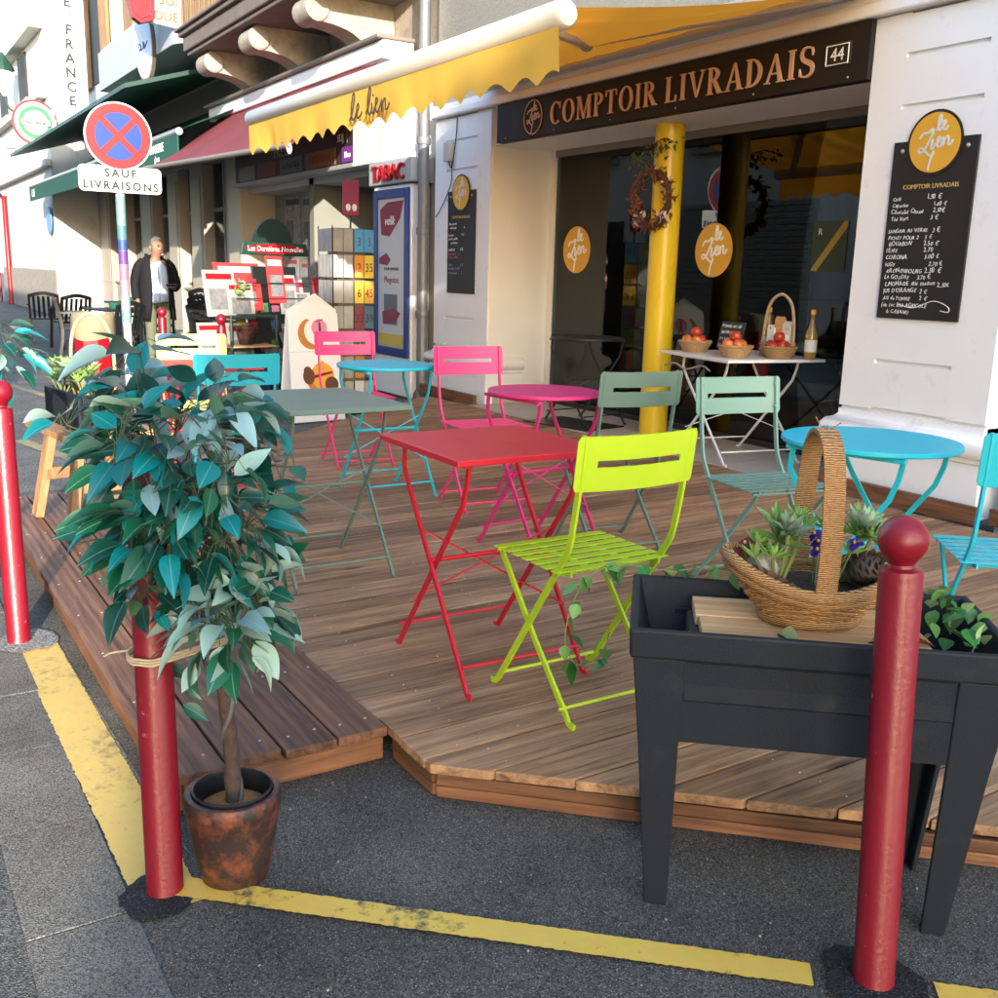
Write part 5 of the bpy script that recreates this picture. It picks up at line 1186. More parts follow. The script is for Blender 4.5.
LEAFC = [leafmat('dark_teal_leaf', (.004, .06, .042), (.09, .22, .18), .15, .35), leafmat('green_leaf', (.006, .085, .04), (.1, .24, .17), .15, .35), leafmat('turquoise_leaf', (.002, .19, .2), (.05, .34, .36), .2, .4), leafmat('pale_mint_leaf', (.27, .42, .36), (.32, .48, .42), .15, .5), leafmat('blue_grey_leaf', (.17, .31, .34), (.26, .4, .42), .15, .5), leafmat('fresh_green_leaf', (.02, .22, .035), (.12, .34, .12), .2, .4)]
LM = []
for k, m in enumerate(LEAFC):
    row = []
    for f, c_ in ((.35, .28), (.2, .1), (.5, .4)):
        me = leaf_shape(1, .52, 8, f, c_, .6).mesh('leaf'); me.materials.append(m); row.append(me)
    LM.append(row)
def fake_tree(name, label, base, clusters, trunk, seed, trunk_r=.02, extra=0):
    r2 = random.Random(seed); t = thing(name, label, 'tree', base); b0 = Vector(base)
    tp = smooth_pts([Vector(p) - b0 for p in trunk], 8); MB().tube(tp, [trunk_r * (1 - .5 * i / len(tp)) * (1 + .08 * math.sin(i * 1.7)) for i in range(len(tp))], 10).build('trunk', M_bark, t, 60)
    MB().tube([p + Vector((math.cos(i * .42) * .017, math.sin(i * .42) * .017, 0)) for i, p in enumerate(tp)], .0065, 7).build('twisted_stem', mat('grey_stem', (.09, .085, .08), .7, .2, 20), t, 60)
    crown = MB(); leaves = []; hub = tp[-1]
    for (c, rad, nl, pal, size) in clusters:
        c = Vector(c) - b0; anchors = [c + Vector((r2.gauss(0, .4) * rad[0], r2.gauss(0, .4) * rad[1], r2.gauss(0, .35) * rad[2])) for _ in range(max(2, nl // 13))]
        for a in anchors: crown.tube(smooth_pts([hub.lerp(c, .1), hub.lerp(a, .5) + Vector((r2.uniform(-.03, .03), r2.uniform(-.03, .03), .04)), a], 5), .0022, 5)
        for k in range(nl):
            d = Vector((r2.gauss(0, 1), r2.gauss(0, 1), r2.gauss(0, 1))).normalized(); q_ = r2.uniform(.45, 1.0) ** .6
            p = c + Vector((d.x * rad[0], d.y * rad[1], d.z * rad[2])) * q_
            near = min(anchors, key=lambda a: (a - p).length); mid = near.lerp(p, .5) + Vector((0, 0, .02))
            crown.tube([near, mid, p], .001, 4)
            out = (p - near); out.z *= .4; out = out.normalized() * .7 + d * .6 + Vector((0, 0, -.35)); out.normalize()
            leaves.append((p, out, pal, size * r2.uniform(.7, 1.2)))
    cr = crown.build('crown', mat('olive_twig', (.07, .09, .05), .7, .2, 20), t, 60)
    leaves.sort(key=lambda q_: -(q_[0] + b0 - CAM).dot(-fwd))
    fill = {}
    for n_, (p, out, pal, s) in enumerate(leaves):
        qv = out.to_track_quat('X', 'Z') @ Euler((r2.uniform(-1.0, 1.0), 0, 0)).to_quaternion(); k, v_ = r2.choice(pal), r2.randrange(3)
        if n_ < 290:
            lf = link('leaf', LM[k][v_], None, cr, 60, 0, p, qv.to_euler()); lf.scale = (s, s * r2.uniform(.85, 1.1), s)
        else:
            src = LM[k][v_]; fill.setdefault(k, MB()).add([tuple(a.co) for a in src.vertices], [tuple(a.vertices) for a in src.polygons], Matrix.Translation(p) @ qv.to_matrix().to_4x4() @ Matrix.Scale(s, 4))
    for k, mb in fill.items(): stuff(link('inner_leaves', mb.mesh('inner_leaves'), LEAFC[k], cr, 60))
    return t
dpt = 2.2
# pal indices: 0 dark teal, 1 green, 2 turquoise, 3 mint, 4 blue grey, 5 fresh green
dk = [0, 0, 2, 1, 1, 2]; 
cl = [(atd(180, 455, 2.03), (.17, .17, .12), 150, [0, 0, 0, 4, 1, 1, 0, 2, 2], .086), (atd(160, 532, 1.98), (.115, .115, .11), 90, dk + [0, 1], .084), (atd(228, 530, 2.05), (.12, .12, .13), 100, [0, 1, 1, 0, 3, 2, 0], .084),
      (atd(122, 395, 2.1), (.1, .1, .07), 20, [4, 4, 0, 2, 1, 4], .09), (atd(140, 360, 2.1), (.08, .08, .045), 11, [4, 4, 4, 0], .105), (atd(222, 400, 2.1), (.1, .1, .06), 26, [0, 0, 1, 2, 4], .086), (atd(75, 425, 2.0), (.055, .055, .06), 9, [2, 2, 1, 3], .078),
      (atd(225, 622, 2.0), (.09, .09, .1), 66, [3, 3, 4, 3, 1, 3, 1], .078), (atd(258, 588, 2.05), (.065, .065, .1), 36, [3, 1, 3, 4, 0], .08), (atd(142, 592, 1.97), (.05, .05, .06), 20, [1, 0, 5, 2, 0], .074), (atd(278, 465, 2.15), (.05, .05, .05), 9, [2, 2, 1], .078)]
trunk = [POT + Vector((.005, .0, .17)), POT + Vector((-.012, .004, .3)), POT + Vector((.006, -.01, .42)), POT + Vector((-.02, -.02, .56)), POT + Vector((-.05, -.05, .7)), POT + Vector((-.08, -.1, .86))]
fake_tree('artificial_tree', 'artificial tree with teal and mint leaves in the terracotta pot', POT + Vector((0, 0, .17)), cl, trunk, 11)
sp = thing('leaf_sprig', 'few green leaves caught under the twine on the bollard', 'leaf', (-2.1, .47, .5))
for (u, v, k, s, rz) in ((166, 665, 0, .06, 1.2), (163, 685, 5, .055, -1.8), (186, 683, 1, .05, .4), (183, 705, 1, .065, 1.0), (186, 690, 5, .04, 2.0)):
    p = atd(u, v, 2.19); lf = link('leaf', LM[k][0], None, sp, 60, 0, p - Vector((-2.1, .47, .5)), (R(50), R(30), rz)); lf.scale = (s, s, s)
tw = thing('twine', 'pale twine wound round the crimson bollard and the tree trunk', 'twine', (-2.1, .47, .56))
M_tw = mat('pale_twine', (.55, .45, .3), .9, .3, 80)
for k in range(3):
    tp_ = POT + Vector((-.012, -.012, 0)) - Vector((-2.1, .47, 0)); dd = Vector((tp_.x, tp_.y, 0)); L = dd.length; dd.normalize(); pp = Vector((-dd.y, dd.x, 0))
    pts = [pp * .0525 * math.cos(a) * 1.0 + dd * (-.0525 * math.sin(a)) for a in [R(j * 15) for j in range(13)]]
    pts += [dd * (L + .0) - pp * .024, dd * (L + .026), dd * (L + .0) + pp * .024]
    MB().tube([p + Vector((0, 0, .006 * k - .004 * (i % 3) * .3 + .012 * (i > 12))) for i, p in enumerate(pts)], .0026, 6, True).build('turn', M_tw, tw, 50)
MB().tube(smooth_pts([(-.03, -.046, .01), (-.06, -.07, .0), (-.1, -.08, -.02)], 5), .0022, 5).build('loose_end', M_tw, tw, 50)
# second artificial tree behind the kerb bollard, only its edge in view
b2 = Vector((-4.25, .12, 0))
fake_tree('artificial_tree', 'artificial leafy tree behind the kerb bollard', b2 + Vector((0, 0, .16)), [(atd(-6, 350, 4.15), (.15, .15, .17), 60, [2, 2, 3, 0, 1, 3, 4], .095)], [b2 + Vector((0, 0, .15)), b2 + Vector((.02, .02, .45)), b2 + Vector((.05, .0, .8))], 5)
pot2 = thing('flower_pot', 'plain terracotta pot behind the kerb bollard', 'pot', b2)
MB().lathe([(.08, 0), (.11, .15), (.122, .2), (.122, .24), (.104, .24), (.1, .17), (1e-4, .165)], 32).build('pot', M_terra, pot2, 40)
# planting behind the tree: grey planter with tall looped basket, timber trestle
c2 = onz(63, 537, .11); tr = Vector((c2.x - .22, c2.y + .19, .112))
ts_ = thing('timber_trestle', 'rough timber trestle with slanted legs on the wooden step', 'stand', tr, R(8))
for sx in (-1, 1):
    for sy in (-1, 1): MB().bar((sx * .26, sy * .2, 0.01), (sx * .2, sy * .12, .46), .075, .04, (0, 1, 0)).build('leg', M_crate, ts_, 0, .004)
for sy in (-.15, 0, .15): MB().box(-.29, .29, sy - .07, sy + .07, .46, .49).build('board', M_crate, ts_, 0, .004)
for sx in (-.21, .21): MB().box(sx - .02, sx + .02, -.16, .16, .2, .26).build('brace', M_crate, ts_, 0, .004)
tb = thing('trough', 'grey planting trough standing on the timber trestle', 'planter', tr + Vector((0, 0, .492)), R(8))
for (x0, x1, y0, y1) in ((-.25, .25, -.13, -.11), (-.25, .25, .11, .13), (-.25, -.23, -.109, .109), (.23, .25, -.109, .109)): MB().box(x0, x1, y0, y1, 0, .17).build('side', M_plant, tb, 0, .005)
MB().box(-.229, .229, -.109, .109, .0, .14).build('soil', M_soil, tb, 0)
def at_tr(x, y, z): return tr + Matrix.Rotation(R(8), 3, 'Z') @ Vector((x, y, z))
for k, (x, y, lab) in enumerate(((-.18, -.06, 'pale succulent at the far end of the grey trough'), (.16, -.05, 'pale succulent at the near end of the grey trough'), (.05, -.06, 'low grey green succulent in the middle of the trough'))):
    succulent(at_tr(x, y, .63), [(rnd.uniform(-.08, .08), rnd.uniform(-.06, .06), rnd.uniform(.05, .16), rnd.randrange(3)) for _ in range(8)], lab, None, 1.3)
lb = thing('looped_basket', 'cane basket with tall looped handle in the grey trough', 'basket', at_tr(0, .03, .632), R(60))
MB().lathe([(.08, 0), (.1, .03), (.11, .07), (.1, .07), (.085, .02)], 24).build('bowl', M_wick, lb, 50)
MB().tube(smooth_pts([(-.1, 0, .03), (-.1, 0, .22), (-.07, 0, .34), (0, 0, .39), (.07, 0, .34), (.1, 0, .22), (.1, 0, .03)], 6), .009, 8).build('handle', M_cane, lb, 50)
# ------------------------------------------------------------------ parking sign
sg = thing('parking_sign', 'no stopping disc over a white plate on a sticker-wrapped pole', 'road sign', (-9.75, 2.3, 0), R(90))
sz = onz(117, 137, 0); dvec = ray(117, 137); zc = (CAM + dvec * (9.75 / -dvec.x)).z; zp = (CAM + ray(119, 180) * (9.75 / -ray(119, 180).x)).z
py = (CAM + dvec * (9.75 / -dvec.x)).y; sg.location.y = py; SR = .285
MB().lathe([(.045, 0), (.04, .01), (.04, zc + .2)], 16).build('pole', M_grey_box, sg, 40)
SL = [((.25, .45, .42), .25), ((.12, .3, .36), .12), ((.05, .12, .35), .1), ((.18, .08, .34), .12), ((.5, .25, .42), .14), ((.55, .36, .45), .14), ((.4, .5, .55), .12), ((.25, .45, .45), .12)]
zz = zp - .14
for k, (c, h) in enumerate(SL):
    MB().lathe([(.0415, zz - h + .002), (.0415, zz)], 16, cap=False).build('sticker_band', mat('pole_sticker_%d' % k, tuple(v_ * .55 for v_ in c), .5, .25, 30), sg, 40); zz -= h
disc('disc_rim', SR, M_paint_white, sg, (0, -.045, zc), .012, 64); disc('disc_face', SR * .955, M_redsign, sg, (0, -.0575, zc), .003, 64); disc('disc_field', SR * .69, M_blue, sg, (0, -.061, zc), .002, 64)
for a in (45, -45): MB().box(-SR * .72, SR * .72, -.0655 - (a > 0) * .0007, -.0632, -.027, .027).build('disc_bar', M_redsign, sg, 0, 0, (0, 0, zc), (0, R(a), 0))
rr_ = [(sx_ * .31 + .04 * math.cos(a), zp + sz_ * .07 + .04 * math.sin(a)) for sx_, sz_, a0 in ((1, 1, 0), (-1, 1, 90), (-1, -1, 180), (1, -1, 270)) for a in [R(a0 + 15 * j) for j in range(7)]]
MB().prism(rr_, 0, .015, XZ(-.045)).build('plate', M_paint_white, sg, 0)
text('SAUF', .095, M_black, sg, (0, -.062, zp + .02), space=1.35, bold=.04); text('LIVRAISONS', .095, M_black, sg, (0, -.062, zp - .085), space=1.3, bold=.04)
# bin
bn = thing('litter_bin', 'red litter bin lined with a beige bag beside the parking sign', 'bin', (-9.3, 1.72, 0))
MB().lathe([(.15, .12), (.155, .14), (.16, .8), (.165, .82)], 8).build('body', M_redsign, bn, 0, .01); MB().lathe([(.03, 0), (.03, .13)], 10).build('stand', M_redsign, bn, 40)
mb = MB(); n = 32; vs = []; fs = []
for i, (r, z) in enumerate(((.172, .73), (.18, .78), (.176, .9), (.17, .94), (.15, .945), (.14, .8))):
    for k in range(n): a = 2 * PI * k / n; vs.append((r * (1 + .03 * math.sin(5 * a + i)) * math.cos(a), r * (1 + .03 * math.cos(7 * a + i)) * math.sin(a), z + .012 * math.sin(3 * a + i)))
for i in range(5):
    for k in range(n): fs.append((i * n + k, i * n + (k + 1) % n, i * n + n + (k + 1) % n, i * n + n + k))
MB().add(vs, fs).build('bag', mat('beige_bag', (.24, .2, .12), .7, .15, 10), bn, 60)
for k, (y, z, h) in enumerate(((-.09, .62, .1), (-.03, .6, .14), (-.06, .5, .06))): MB().box(.149, .152, y - .02, y + .02, z - h / 2, z + h / 2).build('white_mark', M_paint_white, bn, 0)
# ------------------------------------------------------------------ ice cream board
ib = thing('ice_cream_board', 'white house-shaped ice cream board with cone picture behind the pink chair', 'sign', (-8.63, 3.5, 0), R(90 + 8))
pl_ = [(-.27, 0.01), (.27, 0.01), (.26, .98), (.03, 1.13), (-.25, .98)]
MB().prism(pl_, 0, .012, XZ(0)).build('front_board', M_paint_white, ib, 0, .003, None, (R(-7), 0, 0)); MB().prism(pl_, 0, .012, XZ(.26)).build('rear_board', M_paint_white, ib, 0, .003, None, (R(7), 0, 0))
gp = bpy.data.objects.new('printed_face', None)
def onboard(poly, nm, m, k):
    return MB().prism(poly, 0, .001, XZ(-.0125 - .0004 * k)).build(nm, m, ib, 0, 0, None, (R(-7), 0, 0))
cir = lambda cx, cz, r, n=24, sx=1: [(cx + r * sx * math.cos(2 * PI * k / n), cz + r * math.sin(2 * PI * k / n)) for k in range(n)]
M_choc = mat('chocolate_print', (.12, .045, .025), .6, .2, 30); M_pinkp = mat('pink_print', (.75, .25, .4), .6); M_conep = mat('cone_print', (.5, .2, .04), .6, .2, 50); M_manp = mat('mango_print', (.75, .36, .04), .6, .2, 20); M_lil = mat('lilac_line', (.45, .36, .45), .6)
mo = [(-.02 + .14 * math.cos(R(a)), .8 + .14 * math.sin(R(a))) for a in range(110, 331, 10)] + [(.025 + .12 * math.cos(R(a)), .82 + .12 * math.sin(R(a))) for a in range(320, 119, -10)]
mb = MB(); N = len(mo) // 2
onboard(mo, 'moon', M_conep, 1); onboard(cir(.06, .85, .08), 'pink_disc', M_pinkp, 2)
for p_ in ([(.05, .8), (.08, .8), (.075, .9), (.055, .9)], [(.03, .9), (.1, .92), (.1, .93), (.03, .91)], [(.05, .8), (.06, .8), (.03, .72), (.02, .72)], [(.07, .8), (.08, .8), (.11, .73), (.1, .73)]): onboard(p_, 'figure', M_choc, 3 + rnd.random())
onboard([(-.26, .64), (.02, .64), (.02, .643), (-.26, .643)], 'rule', M_lil, 1)
onboard([(-.1, .36), (.14, .36), (.05, -.0 + .06), (.03, .06)], 'cone', M_conep, 1); onboard(cir(.06, .42, .12), 'scoop', M_manp, 2); onboard(cir(-.08, .42, .075, 20, .8), 'scoop', M_choc, 3); onboard(cir(.15, .34, .07), 'scoop', M_choc, 4); onboard([(-.02, .47), (.06, .56), (.14, .5), (.15, .44), (.02, .42)], 'scoop', M_manp, 5); onboard([(-.03, .4), (.16, .44), (.16, .46), (-.02, .43)], 'sauce', M_redsign, 6); onboard(cir(-.09, .47, .04), 'scoop', M_choc, 7)
bpy.data.objects.remove(gp)
# ------------------------------------------------------------------ newsagent racks
rk = thing('calendar_rack', 'wire rack of coloured numbered calendar cards outside the newsagent', 'rack', (-9.2, 4.02, -.004), R(86)); rk.scale = (.68, .68, .94)
for sx in (-1, 1):
    for sy in (-1, 1): MB().tube([(sx * .3, sy * .3, .02), (sx * .3, sy * .3, 1.88)], .008, 6).build('upright', M_pvc, rk, 0)
for z in [.1 + .25 * k for k in range(8)]:
    MB().tube([(-.3, -.3, z), (.3, -.3, z), (.3, .3, z), (-.3, .3, z)], .005, 5, True).build('wire_shelf', M_pvc, rk, 0)
MB().box(-.29, .29, -.29, .29, 0, .05).build('base', M_pvc, rk, 0, .01)
MB().box(-.2, .2, -.2, .2, .1, 1.86).build('core', M_frame, rk, 0)
CC = [((.7, .7, .66), ''), ((.05, .3, .6), '3'), ((.65, .26, .04), '2'), ((.7, .52, .05), '35'), ((.72, .55, .05), '6'), ((.65, .4, .06), '45'), ((.2, .03, .06), '33'), ((.05, .12, .2), '39'), ((.13, .2, .04), '37'), ((.1, .16, .05), '90'), ((.4, .2, .03), '23'), ((.16, .04, .08), '52'), ((.5, .5, .48), ''), ((.3, .3, .3), '')]
idx = [1, 1, 2, 3, 4, 5, 6, 7, 8, 9, 10, 11, 12, 13]
for r_ in range(7):
    for c_ in range(2):
        col_, num = CC[idx[r_ * 2 + c_]]; x0 = .012 + c_ * .145 - .0; z0 = 1.63 - r_ * .25
        for (sx_) in (0,):
            MB().box(x0, x0 + .135, -.312, -.308, z0, z0 + .22).build('card', mat('card_%d' % idx[r_ * 2 + c_], col_, .5), rk, 0)
            if num: text(num, .12, M_redsign if num in ('3', '2', '45', '23') else M_black, rk, (x0 + .068, -.3135, z0 + .06))
        MB().box(-.29 + c_ * .145, -.29 + c_ * .145 + .135, -.312, -.308, z0, z0 + .22).build('card', mat('white_card', (.34, .33, .31), .6, .5, 8), rk, 0)
    for c_ in range(4): MB().box(-.312, -.308, -.29 + c_ * .145, -.155 + c_ * .145, 1.63 - r_ * .25, 1.85 - r_ * .25).build('card', mat('white_card', (.62, .61, .57), .5), rk, 0)
    for c_ in range(0): MB().box(.308, .312, -.29 + c_ * .145, -.155 + c_ * .145, 1.63 - r_ * .25, 1.85 - r_ * .25).build('card', CC and mat('card_%d' % idx[(r_ * 2 + c_) % 14], CC[idx[(r_ * 2 + c_) % 14]][0], .5), rk, 0)
MB().box(-.01, .01, -.2, -.18, 1.86, 2.0).build('header_post', M_pvc, rk, 0); MB().box(-.12, .12, -.21, -.195, 1.98, 2.32).build('header', mat('magenta_header', (.24, .02, .07), .5), rk, 0, .02)
for s in (-.04, .05): disc('header_mark', .035, M_chalk, rk, (s, -.211, 2.06), .002, 16)
nr = thing('newspaper_rack', 'newspaper stand with green domed header and red band outside the newsagent', 'rack', (-10.35, 3.72, -.004), R(90 + 15)); nr.scale = (.85, .85, .92)
MB().box(-.32, .32, 0, .12, 0, 1.5).build('frame', M_pvc, nr, 0, .01)
dome = [(.28 * math.cos(R(a)), 1.72 + .3 * math.sin(R(a))) for a in range(0, 181, 12)]
MB().prism(dome, 0, .05, XZ(.05)).build('dome', mat('black_green_dome', (.006, .02, .014), .5), nr, 0); MB().prism([(-.5, 1.62), (.5, 1.62), (.46, 1.76), (-.46, 1.76)], 0, .03, XZ(-.01)).build('header', M_dkgreen, nr, 0, .02); MB().prism(cir(0, 1.69, .055, 24, 8), 0, .005, XZ(-.042)).build('header_band', M_redsign, nr, 0); text('Les Dernières Nouvelles', .08, M_ltr_white, nr, (0, -.048, 1.665))
news_m = [mat('newsprint_red', (.55, .03, .03), .6, .2, 10), mat('newsprint', (.26, .26, .25), .7, .3, 25), mat('newsprint_grey', (.16, .16, .17), .7, .5, 7, col2=(.05, .05, .05), c2lo=.45, c2hi=.75)]
for k, (x, z, wd, h, m, tl) in enumerate(((-.62, 1.02, .62, .52, 0, 12), (-.78, .96, .42, .5, 1, 12), (-.5, .93, .36, .4, 1, 10), (.05, 1.1, .24, .52, 0, 10), (.2, .98, .26, .44, 1, 12), (.42, .95, .3, .42, 1, 12), (-.48, .42, .34, .48, 1, 14), (.25, .6, .26, .3, 2, 30), (.35, .3, .26, .4, 2, 20), (0, .2, .3, .4, 2, 12), (.55, .2, .26, .4, 2, 12), (-.9, .5, .3, .4, 1, 8))):
    MB().box(-wd / 2, wd / 2, 0, .012, 0, h).build('newspaper', news_m[m], nr, 0, .003, (x + wd / 2 - .2, -.06 - .02 * k % .1, z), (R(-tl), 0, 0))
    if m != 2: MB().box(-wd * .4, wd * .4, -.002, 0, h * .8, h * .92).build('masthead', M_redsign if m == 1 else M_ltr_white, nr, 0, 0, (x + wd / 2 - .2, -.06 - .02 * k % .1, z), (R(-tl), 0, 0)); MB().box(-wd * .36, wd * .36, -.002, 0, h * .15, h * .6).build('picture', news_m[2], nr, 0, 0, (x + wd / 2 - .2, -.06 - .02 * k % .1, z), (R(-tl), 0, 0))
cov = [mat('magazine_%d' % i_, c_, .5, .5, 9, col2=tuple(1 * v_ * .3 for v_ in c_), c2lo=.5, c2hi=.7) for i_, c_ in enumerate(((.3, .02, .03), (.04, .1, .22), (.3, .2, .03), (.25, .25, .24), (.05, .16, .07), (.03, .03, .035), (.25, .08, .14)))]
for r_ in range(6):
    for c_ in range(9):
        if rnd.random() < .85: MB().box(-.055, .055, 0, .006, 0, .17).build('magazine', cov[rnd.randrange(7)], nr, 0, 0, (-.62 + c_ * .155 + rnd.uniform(-.01, .01), -.012 - .004 * c_ % .01, .12 + r_ * .22), (R(-8), R(rnd.uniform(-4, 4)), 0))
for k in range(7):
    MB().tube([(-.6 + .2 * k, -.12, .15 + .09 * k), (-.6 + .2 * k, .0, .15 + .09 * k)], .006, 5).build('wire', M_pvc, nr, 0); MB().tube([(-.62, -.1 - .005 * k, .3 + .17 * k), (.62, -.1 - .005 * k, .3 + .17 * k)], .006, 5).build('wire', M_pvc, nr, 0)
# posters on the shop wall left of the opening
M_pst = mat('newspaper_page', (.3, .3, .31), .7, .4, 6, col2=(.12, .12, .13), c2lo=.45, c2hi=.7)
for k, (x, z, w_, h) in enumerate(((-14.9, 1.55, .62, .82), (-14.2, 1.5, .6, .85), (-14.95, .95, .55, .55), (-14.3, .95, .6, .5), (-13.6, .9, .55, .7))):
    p = thing('front_page_poster', 'printed page pasted on the grey shop wall beside the newspaper stand', 'poster', (x, 5.545, z), 0, 'pages on the newsagent wall'); MB().box(0, w_, -.006, 0, 0, h).build('sheet', M_pst, p, 0); MB().box(.04, w_ - .04, -.009, -.0065, h * .86, h * .96).build('masthead', (M_redsign if k > 1 else M_black), p, 0); MB().box(.05, w_ * .55, -.009, -.0065, h * .2, h * .6).build('picture', news_m[2], p, 0)
gx = thing('grey_wall_box', 'grey metal letter box low on the taupe pier', 'box', (-12.6, 4.35, .75), R(20)); MB().box(-.3, .3, -.15, .15, 0, .28).build('case', M_grey_box, gx, 0, .02); MB().box(-.31, .31, -.16, .0, .28, .3).build('lid', M_paint_white, gx, 0, .005)
MB().box(-.26, .26, -.13, .13, -.71, -.001).build('stand', M_paint_white, gx, 0, .01)
gs = thing('green_plant_stand', 'dark green metal plant stand left of the ice cream board', 'stand', (-10.2, 3.35, -.004), R(100))
for sx in (-.25, .25):
    for sy in (-.18, .18): MB().tube([(sx, sy, 0), (sx, sy, .9)], .015, 6).build('leg', M_dkgreen, gs, 0)
for z in (.25, .58, .88): 
    for k in range(5): MB().box(-.27, .27, -.19 + k * .078, -.13 + k * .078, z, z + .015).build('slat', M_dkgreen if z != .58 else M_light, gs, 0)
succulent((-10.2, 3.3, .9), [(rnd.uniform(-.1, .1), rnd.uniform(-.12, .12), rnd.uniform(.06, .3), rnd.randrange(3)) for _ in range(12)], 'leafy plant on top of the dark green stand', None, 1.8)
MB_p = thing('flower_pot', 'small terracotta pot on the dark green stand', 'pot', (-10.2, 3.35, .595)); MB().lathe([(.07, 0), (.1, .16), (.11, .16), (.11, .19), (.09, .19), (.085, .14), (1e-4, .14)], 20).build('pot', M_terra, MB_p, 40)

# ------------------------------------------------------------------ wreath on the column
wr = thing('dried_wreath', 'ring of dried brown leaves with white tufts hanging on the yellow column', 'wreath', (-6.2, 5.22, 1.95))
MB().tube([(.2 * math.cos(a), 0, .2 * math.sin(a)) for a in [k * PI / 18 for k in range(36)]], .022, 6, True).build('ring', M_bark, wr, 50)
wl = leaf_shape(1, .5, 4, .5, .3); r2 = random.Random(4)
for nm, cnt, m, sz_ in (('dried_leaves', 230, mat('russet_leaf', srgb(112, 62, 40), .8, .4, 30), .065), ('pale_tufts', 46, mat('white_down', (.55, .5, .45), .9, .1), .055)):
    mb = MB()
    for k in range(cnt):
        a = r2.uniform(0, 6.28) if nm[0] == 'd' else r2.choice((-2.3, .55, -.6)) + r2.gauss(0, .12); c = Vector((.2 * math.cos(a), r2.uniform(-.03, .02), .2 * math.sin(a))) + Vector([r2.gauss(0, .018) for _ in range(3)])
        mb.add([tuple(p) for p in wl.v], wl.f, Matrix.Translation(c) @ Euler([r2.uniform(0, 6.28) for _ in range(3)]).to_matrix().to_4x4() @ Matrix.Scale(sz_ * r2.uniform(.6, 1.1), 4))
    stuff(mb.build(nm, m, wr, 50))
MB().tube([(0, .02, .2), (.0, .02, .4)], .006, 5).build('ribbon', M_tw, wr, 50)
spg = thing('leafy_sprig', 'drooping olive green sprig tied above the dried wreath', 'sprig', (-6.2, 5.22, 2.3)); mb = MB()
for k in range(5):
    e = Vector((-.28 + .14 * k, r2.uniform(-.05, 0), r2.uniform(-.12, .05))); MB().tube(smooth_pts([(0, 0, .05), e * .5 + Vector((0, 0, .06)), e], 4), .004, 5).build('twig', M_bark, spg, 50)
    for j in range(16):
        c = e * r2.uniform(.3, 1) + Vector([r2.gauss(0, .025) for _ in range(3)]); mb.add([tuple(p) for p in wl.v], wl.f, Matrix.Translation(c) @ Euler([r2.uniform(0, 6.28) for _ in range(3)]).to_matrix().to_4x4() @ Matrix.Scale(.055 * r2.uniform(.6, 1.1), 4))
stuff(mb.build('leaves', mat('olive_leaf', (.06, .07, .02), .7, .3, 30), spg, 50))

# ------------------------------------------------------------------ inside the shop
def din_chair(x, y, rz, lab):
    t = thing('upholstered_chair', lab, 'chair', (x, y, .136), rz); M_up = mat('brown_upholstery', (.12, .075, .05), .9, .15, 20)
    MB().prism([(-.24, .5), (.24, .5), (.26, .9), (.2, 1.06), (0, 1.1), (-.2, 1.06), (-.26, .9)], 0, .05, XZ(.22)).build('back_frame', M_darkwood, t, 0, .015)
    MB().prism([(-.19, .56), (.19, .56), (.2, .88), (.15, 1.0), (0, 1.03), (-.15, 1.0), (-.2, .88)], 0, .075, XZ(.24)).build('back_pad', M_up, t, 0, .02)
    MB().box(-.25, .25, -.27, .2, .42, .5).build('seat', M_up, t, 0, .03)
    for sx in (-.21, .21):
        for sy in (-.23, .19): MB().tube([(sx, sy, 0), (sx, sy, .42)], [.014, .024], 8).build('leg', M_darkwood, t, 40)
din_chair(-6.2, 6.35, R(190), 'brown upholstered chair inside the glass behind the display table'); din_chair(-5.0, 6.6, R(160), 'brown upholstered chair inside behind the cider bottle'); din_chair(-7.3, 6.9, R(30), 'wooden backed chair inside the shop near the lamp')
lpm = thing('floor_lamp', 'yellow shaded lamp inside the shop window', 'lamp', (-8.2, 6.15, .136)); MB().lathe([(.12, 0), (.12, .02), (.015, .04), (.012, 1.25)], 14).build('stand', M_black, lpm, 40); MB().lathe([(.15, 1.1), (.07, 1.45)], 24, cap=False).build('lamp_shade', mat('yellow_shade', (.5, .36, .04), .7), lpm, 40)
itb = thing('dining_table', 'dark dining table inside the shop', 'table', (-5.6, 7.2, .136)); MB().box(-.6, .6, -.4, .4, .7, .74).build('table_top', M_darkwood, itb, 0, .005)
for sx in (-.54, .54):
    for sy in (-.34, .34): MB().box(sx - .03, sx + .03, sy - .03, sy + .03, 0, .7).build('leg', M_darkwood, itb, 0)
cnt_ = thing('shop_counter', 'pale counter deep inside the shop', 'counter', (-7.6, 8.6, .136)); MB().box(-.7, .7, -.25, .25, 0, 1.0).build('front', M_cafe, cnt_, 0, .01); MB().box(-.75, .75, -.3, .3, 1.0, 1.05).build('worktop', M_darkwood, cnt_, 0, .005)

